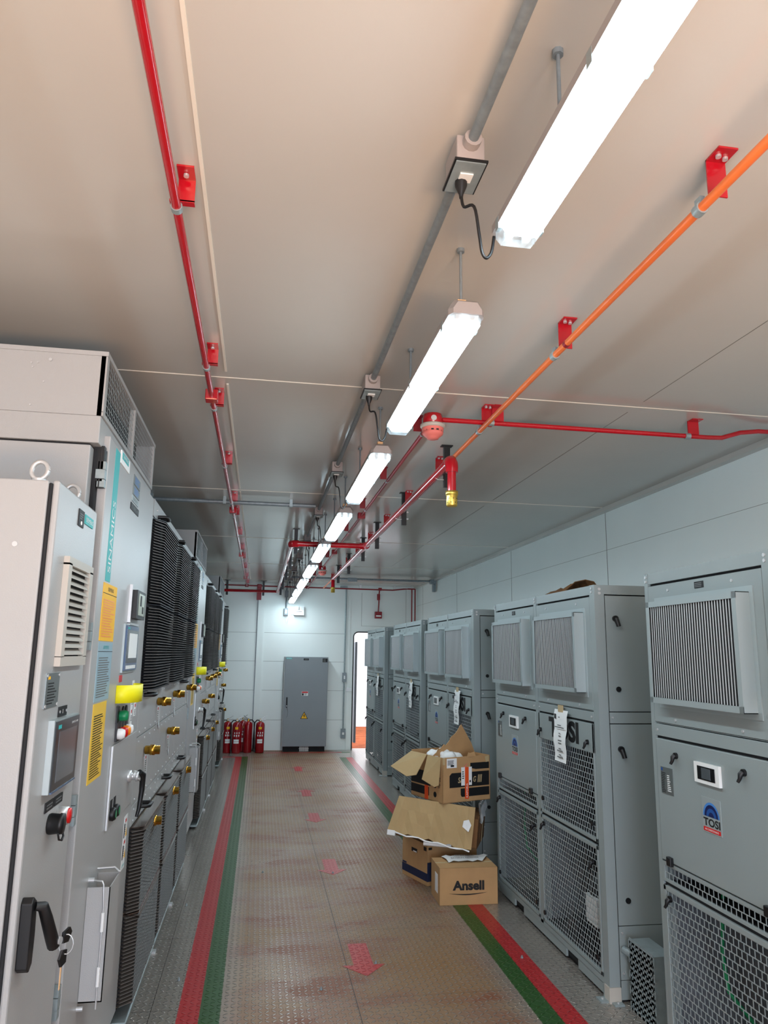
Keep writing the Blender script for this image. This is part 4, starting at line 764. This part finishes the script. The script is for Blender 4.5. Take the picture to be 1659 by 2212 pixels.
m.use('cardboard').text('S', (-.0014, .108, .105), NY, UZ, .014, .024).use('ink').lines((-.0006, .065, .10), NY, UZ, .04, .03, 4).lines((-.0006, .065, .15), NY, UZ, .04, .03, 4)
m.build('printed_bands', t)
m = MB('white_paper').box(.165, .262, -.003, -.0018, .115, .245).use('ink').lines((.172, -.003, .16), (1, 0, 0), UZ, .02, .06, 4).box(.24, .252, -.0034, -.003, .135, .15).use('orange_tape').box(.198, .232, -.0045, -.0034, .02, .245).use('pink_tag').slab([(.195, -.002, .235), (.225, -.002, .275), (.15, -.002, .215)], (0, -1, 0), .0006).use('white_paper').text('KAPORIA', (.224, -.0046, .03), (0, 0, 1), (-1, 0, 0), .10, .016); m.build('shipping_sticker', t); MB('orange_tape').box(-.004, -.0012, .19, .235, .0, .10).build('side_sticker', t)
MB('white_paper').box(.035, .125, -.002, -.0008, .245, .312).use('ink').lines((.042, -.0021, .265), (1, 0, 0), UZ, .07, .035, 4).box(.07, .10, -.0026, -.002, .252, .266).build('shipping_label', t)
MB('tape').box(0, .02, -.0015, -.0005, .27, h).build('adhesive_tape', t); MB('tape').slab([(wx-.05, -.002, h-.01), (wx-.01, -.002, h), (wx-.012, -.002, h-.045), (wx-.04, -.002, h-.05)], (0, -1, 0), .0006).build('torn_tape', t)
def flap(pts, nrm, mt='cardboard_pale', nm='flap', par=t):
    o_ = MB(mt).slab(pts, nrm, .004).build(nm, par); return o_
flap([(0, .43, h), (0, .21, h), (-.12, .17, h-.135), (-.17, .23, h-.15), (-.20, .41, h-.10)], (-.5, 0, 1))
flap([(0, .195, h), (0, .02, h), (-.035, .0, h-.19), (-.05, .03, h-.205), (-.085, .145, h-.165)], (-.9, 0, .4))
P = [(.0, .0), (.02, .03), (.05, .055), (.06, .085), (.09, .09), (.12, .125), (.14, .115), (.17, .15), (.19, .19), (.225, .215), (.25, .245), (.27, .285), (.285, .30), (.355, .20), (.41, .12), (.45, .04), (.38, .0)]
flap([(.03+x*.90, .20-.12*z, h-.03+z*.82) for x, z in P], (0, -1, -.3), 'cardboard', 'torn_flap')
MB('cardboard').slab([(.22, -.004, h-.002), (.30, -.004, h-.004), (.29, .0, h+.03), (.25, 0, h+.022), (.235, 0, h+.028)], (0, 1, 0), .003).build('torn_edge', t)
t2 = thing('packing_foam', 'lumps of white padding inside the topmost open box', 'packing material', (1.48, 5.72, .84), .36)
random.seed(5); bm = bmesh.new()
for (x, y, z, r_) in ((-.10, .08, .045, .055), (-.03, .06, .05, .06), (.03, .10, .035, .06), (-.02, .0, .02, .07), (.06, .02, .02, .06)):
    ret = bmesh.ops.create_icosphere(bm, subdivisions=3, radius=r_)
    for v in ret['verts']: v.co *= 1+.13*math.sin(v.co.x*90+v.co.z*70)*math.cos(v.co.y*80); v.co += Vector((x, y, z))
me = bpy.data.meshes.new('padding'); bm.to_mesh(me); bm.free(); me.materials.append(MAT['white_paper'])
for p_ in me.polygons: p_.use_smooth = True
o_ = bpy.data.objects.new('padding', me); COL.objects.link(o_); o_.parent = t2
# ================================================================== END WALL THINGS
t = thing('electrical_cabinet', 'dark grey electrical cabinet with a yellow warning triangle against the end wall', 'cabinet', (.437, 13.10, 0))
m = MB('end_cab').box(0, .762, .03, .245, .085, 1.588).use('dark').box(.03, .74, .06, .24, .0, .085); m.build('body', t, bevel=.004)
d = MB('end_cab').box(.012, .755, 0, .03, .09, 1.582).build('door', t, bevel=.004)
m = MB('teal').box(.03, .13, -.002, 0, 1.548, 1.572).use('white_paper').text('SIEMENS', (.036, -.0022, 1.552), (1, 0, 0), UZ, .088, .014); m.build('name_plate', d)
m = MB('ink').box(.33, .42, -.002, 0, 1.53, 1.562).box(.66, .745, -.002, 0, 1.50, 1.565).use('grey_ink').lines((.67, -.0022, 1.505), (1, 0, 0), UZ, .065, .05, 5).box(.345, .405, -.0026, -.002, 1.542, 1.55); m.build('rating_plate', d)
MB('white_paper').box(.315, .425, -.002, 0, .932, 1.005).use('red_btn').box(.318, .422, -.0028, -.002, .975, 1.002).use('ink').box(.32, .35, -.0028, -.002, .936, .97).lines((.36, -.0022, .94), (1, 0, 0), UZ, .055, .03, 3).build('warning_label', d)
m = MB('ink').slab([(.305, -.001, .545), (.435, -.001, .545), (.37, -.001, .668)], (0, -1, 0), .001).use('yellow').slab([(.319, -.002, .552), (.421, -.002, .552), (.37, -.002, .65)], (0, -1, 0), .001).use('ink').slab([(.374, -.003, .625), (.350, -.003, .59), (.368, -.003, .592), (.362, -.003, .562), (.388, -.003, .600), (.372, -.003, .598), (.384, -.003, .625)], (0, -1, 0), .001); m.build('warning_triangle', d)
MB('black').box(.052, .078, -.025, 0, .735, .905).use('steel').disc((.065, -.025, .76), (0, -1, 0), .008, .004).build('door_handle', d, bevel=.005)
MB('grey_ink').tube([(.078, -.01, .73), (.09, -.012, .66), (.085, -.012, .60), (.07, -.012, .57)], .003, 5).build('key_string', d)
m = MB('steel').tube([(.005, .01, .09), (.005, .01, 1.58)], .007, 6); m.build('hinge', t)
m = MB('white_plastic'); [m.box(.31+.02*i, .322+.02*i, .05, .06, .005, .08) for i in range(8)]; m.box(.3, .47, .045, .062, .045, .052); m.build('vent_slats', t)
t = thing('emergency_light', 'white twin-head emergency light high on the end wall', 'emergency light', (.666, 13.33, 2.315))
MB('white_plastic').box(-.09, .09, -.05, .018, 0, .09).use('ink').box(-.05, .05, -.052, -.05, .06, .066).build('battery_box', t, bevel=.01)
for x in (-.045, .05): MB('white_plastic').box(x-.04, x+.04, -.045, .01, .092, .155).use('steel').box(x-.03, x+.03, -.048, -.045, .102, .145).build('lamp_head', t, bevel=.006)
MB('white_plastic').tube([(-.09, 0, .03), (-.15, .01, .0), (-.19, .01, -.08), (-.205, .01, -.17), (-.235, .01, -.08), (-.23, .01, .02)], .003, 6).build('cable', t)
t = thing('wall_socket', 'grey socket box at the end of the ceiling conduit on the end wall', 'socket', (.437, 13.30, 2.31))
MB('dark_steel').box(-.035, .035, -.0, .045, 0, .125).use('white_plastic').box(-.018, .018, -.004, 0, .03, .10).build('socket_box', t, bevel=.005)
# fire extinguishers
def extinguisher(x, y, rot, label, lab_=True):
    t = thing('fire_extinguisher', label, 'fire extinguisher', (x, y, 0), rot, 'fire extinguishers in the far left corner')
    m = MB('extinguisher_red').lathe((0, 0, 0), [(.0, .0), (.068, .0), (.074, .012), (.074, .44), (.068, .475), (.045, .497), (.022, .508), (0, .509)], 22); m.build('cylinder', t)
    if lab_:
        m = MB('white_paper')
        def patch(a0, a1, z0, z1, mt):
            m.use(mt); A = [a0+(a1-a0)*k/6 for k in range(7)]; rr = .0745 if mt == 'extinguisher_red' else .0750; vs = [(rr*math.sin(a), -rr*math.cos(a), z) for z in (z0, z1) for a in A]; m.add(vs, [(k, k+1, 8+k, 7+k) for k in range(6)])
        patch(-.66, .66, .15, .43, 'extinguisher_red'); m.v = [(x*1.0, y, z) for x, y, z in m.v]
        patch(-.35, .35, .385, .425, 'yellow'); patch(-.6, .6, .16, .19, 'white_paper'); patch(-.6, .6, .195, .225, 'white_paper')
        for a in (-.6, -.1, .4): patch(a, a+.25, .27, .30, 'white_paper'); patch(a+.1, a+.3, .315, .34, 'white_paper')
        m.build('label', t)
    MB('brass').lathe((0, 0, .505), [(.02, 0), (.02, .03), (.014, .032), (.014, .045), (0, .046)], 12).use('steel').disc((0, -.018, .53), (0, -1, 0), .014, .008).build('valve', t)
    MB('steel').slab([(-.01, 0, .545), (.02, 0, .56), (.085, 0, .60), (.09, 0, .592), (.025, 0, .548)], (0, 1, 0), .014).slab([(-.01, 0, .54), (.03, 0, .54), (.09, 0, .545), (.088, 0, .535), (.02, 0, .53)], (0, 1, 0), .014).build('lever_handle', t)
    MB('black').tube([(-.02, 0, .525), (-.06, -.02, .53), (-.095, -.03, .49), (-.10, -.03, .38), (-.09, -.03, .2), (-.085, -.04, .08), (-.075, -.05, .02)], [.009, .010, .010, .010, .010, .012, .016], 9).build('hose', t)
    return t
extinguisher(-.47, 13.08, .2, 'red fire extinguisher farthest left of the group, partly behind the cabinets')
extinguisher(-.315, 13.02, 0, 'red fire extinguisher second from the left, with a label facing the viewer')
extinguisher(-.225, 13.245, .5, 'red fire extinguisher standing behind the second one in the corner group')
extinguisher(-.13, 13.10, 2.6, 'plain red fire extinguisher without visible label, left of the rightmost one', False)
extinguisher(.072, 13.05, 0, 'rightmost red fire extinguisher, beside the electrical cabinet')
# loose bolts on the floor
random.seed(9)
for k, (x, y, l_) in enumerate(((-.33, 4.25, 'in front of the nearest louvred cabinet left of the red stripe'), (.70, 4.33, 'on the nearest red floor arrow'), (.63, 6.02, 'on the second red floor arrow'), (.38, 4.05, 'left of the nearest floor arrow'), (1.52, 4.30, 'on the right red stripe'), (-.40, 5.4, 'on the grey plate left of the red stripe, farther away'), (.10, 6.1, 'on the walkway near the left green stripe'))):
    m = MB('dark_steel').lathe((0, 0, .0008), [(.008, 0), (.008, .006), (.004, .007), (.004, .014), (0, .014)], 6); tag(m.build('loose_bolt', loc=(x, y, 0)), 'tiny loose bolt '+l_, 'bolt', 'loose bolts on the floor')
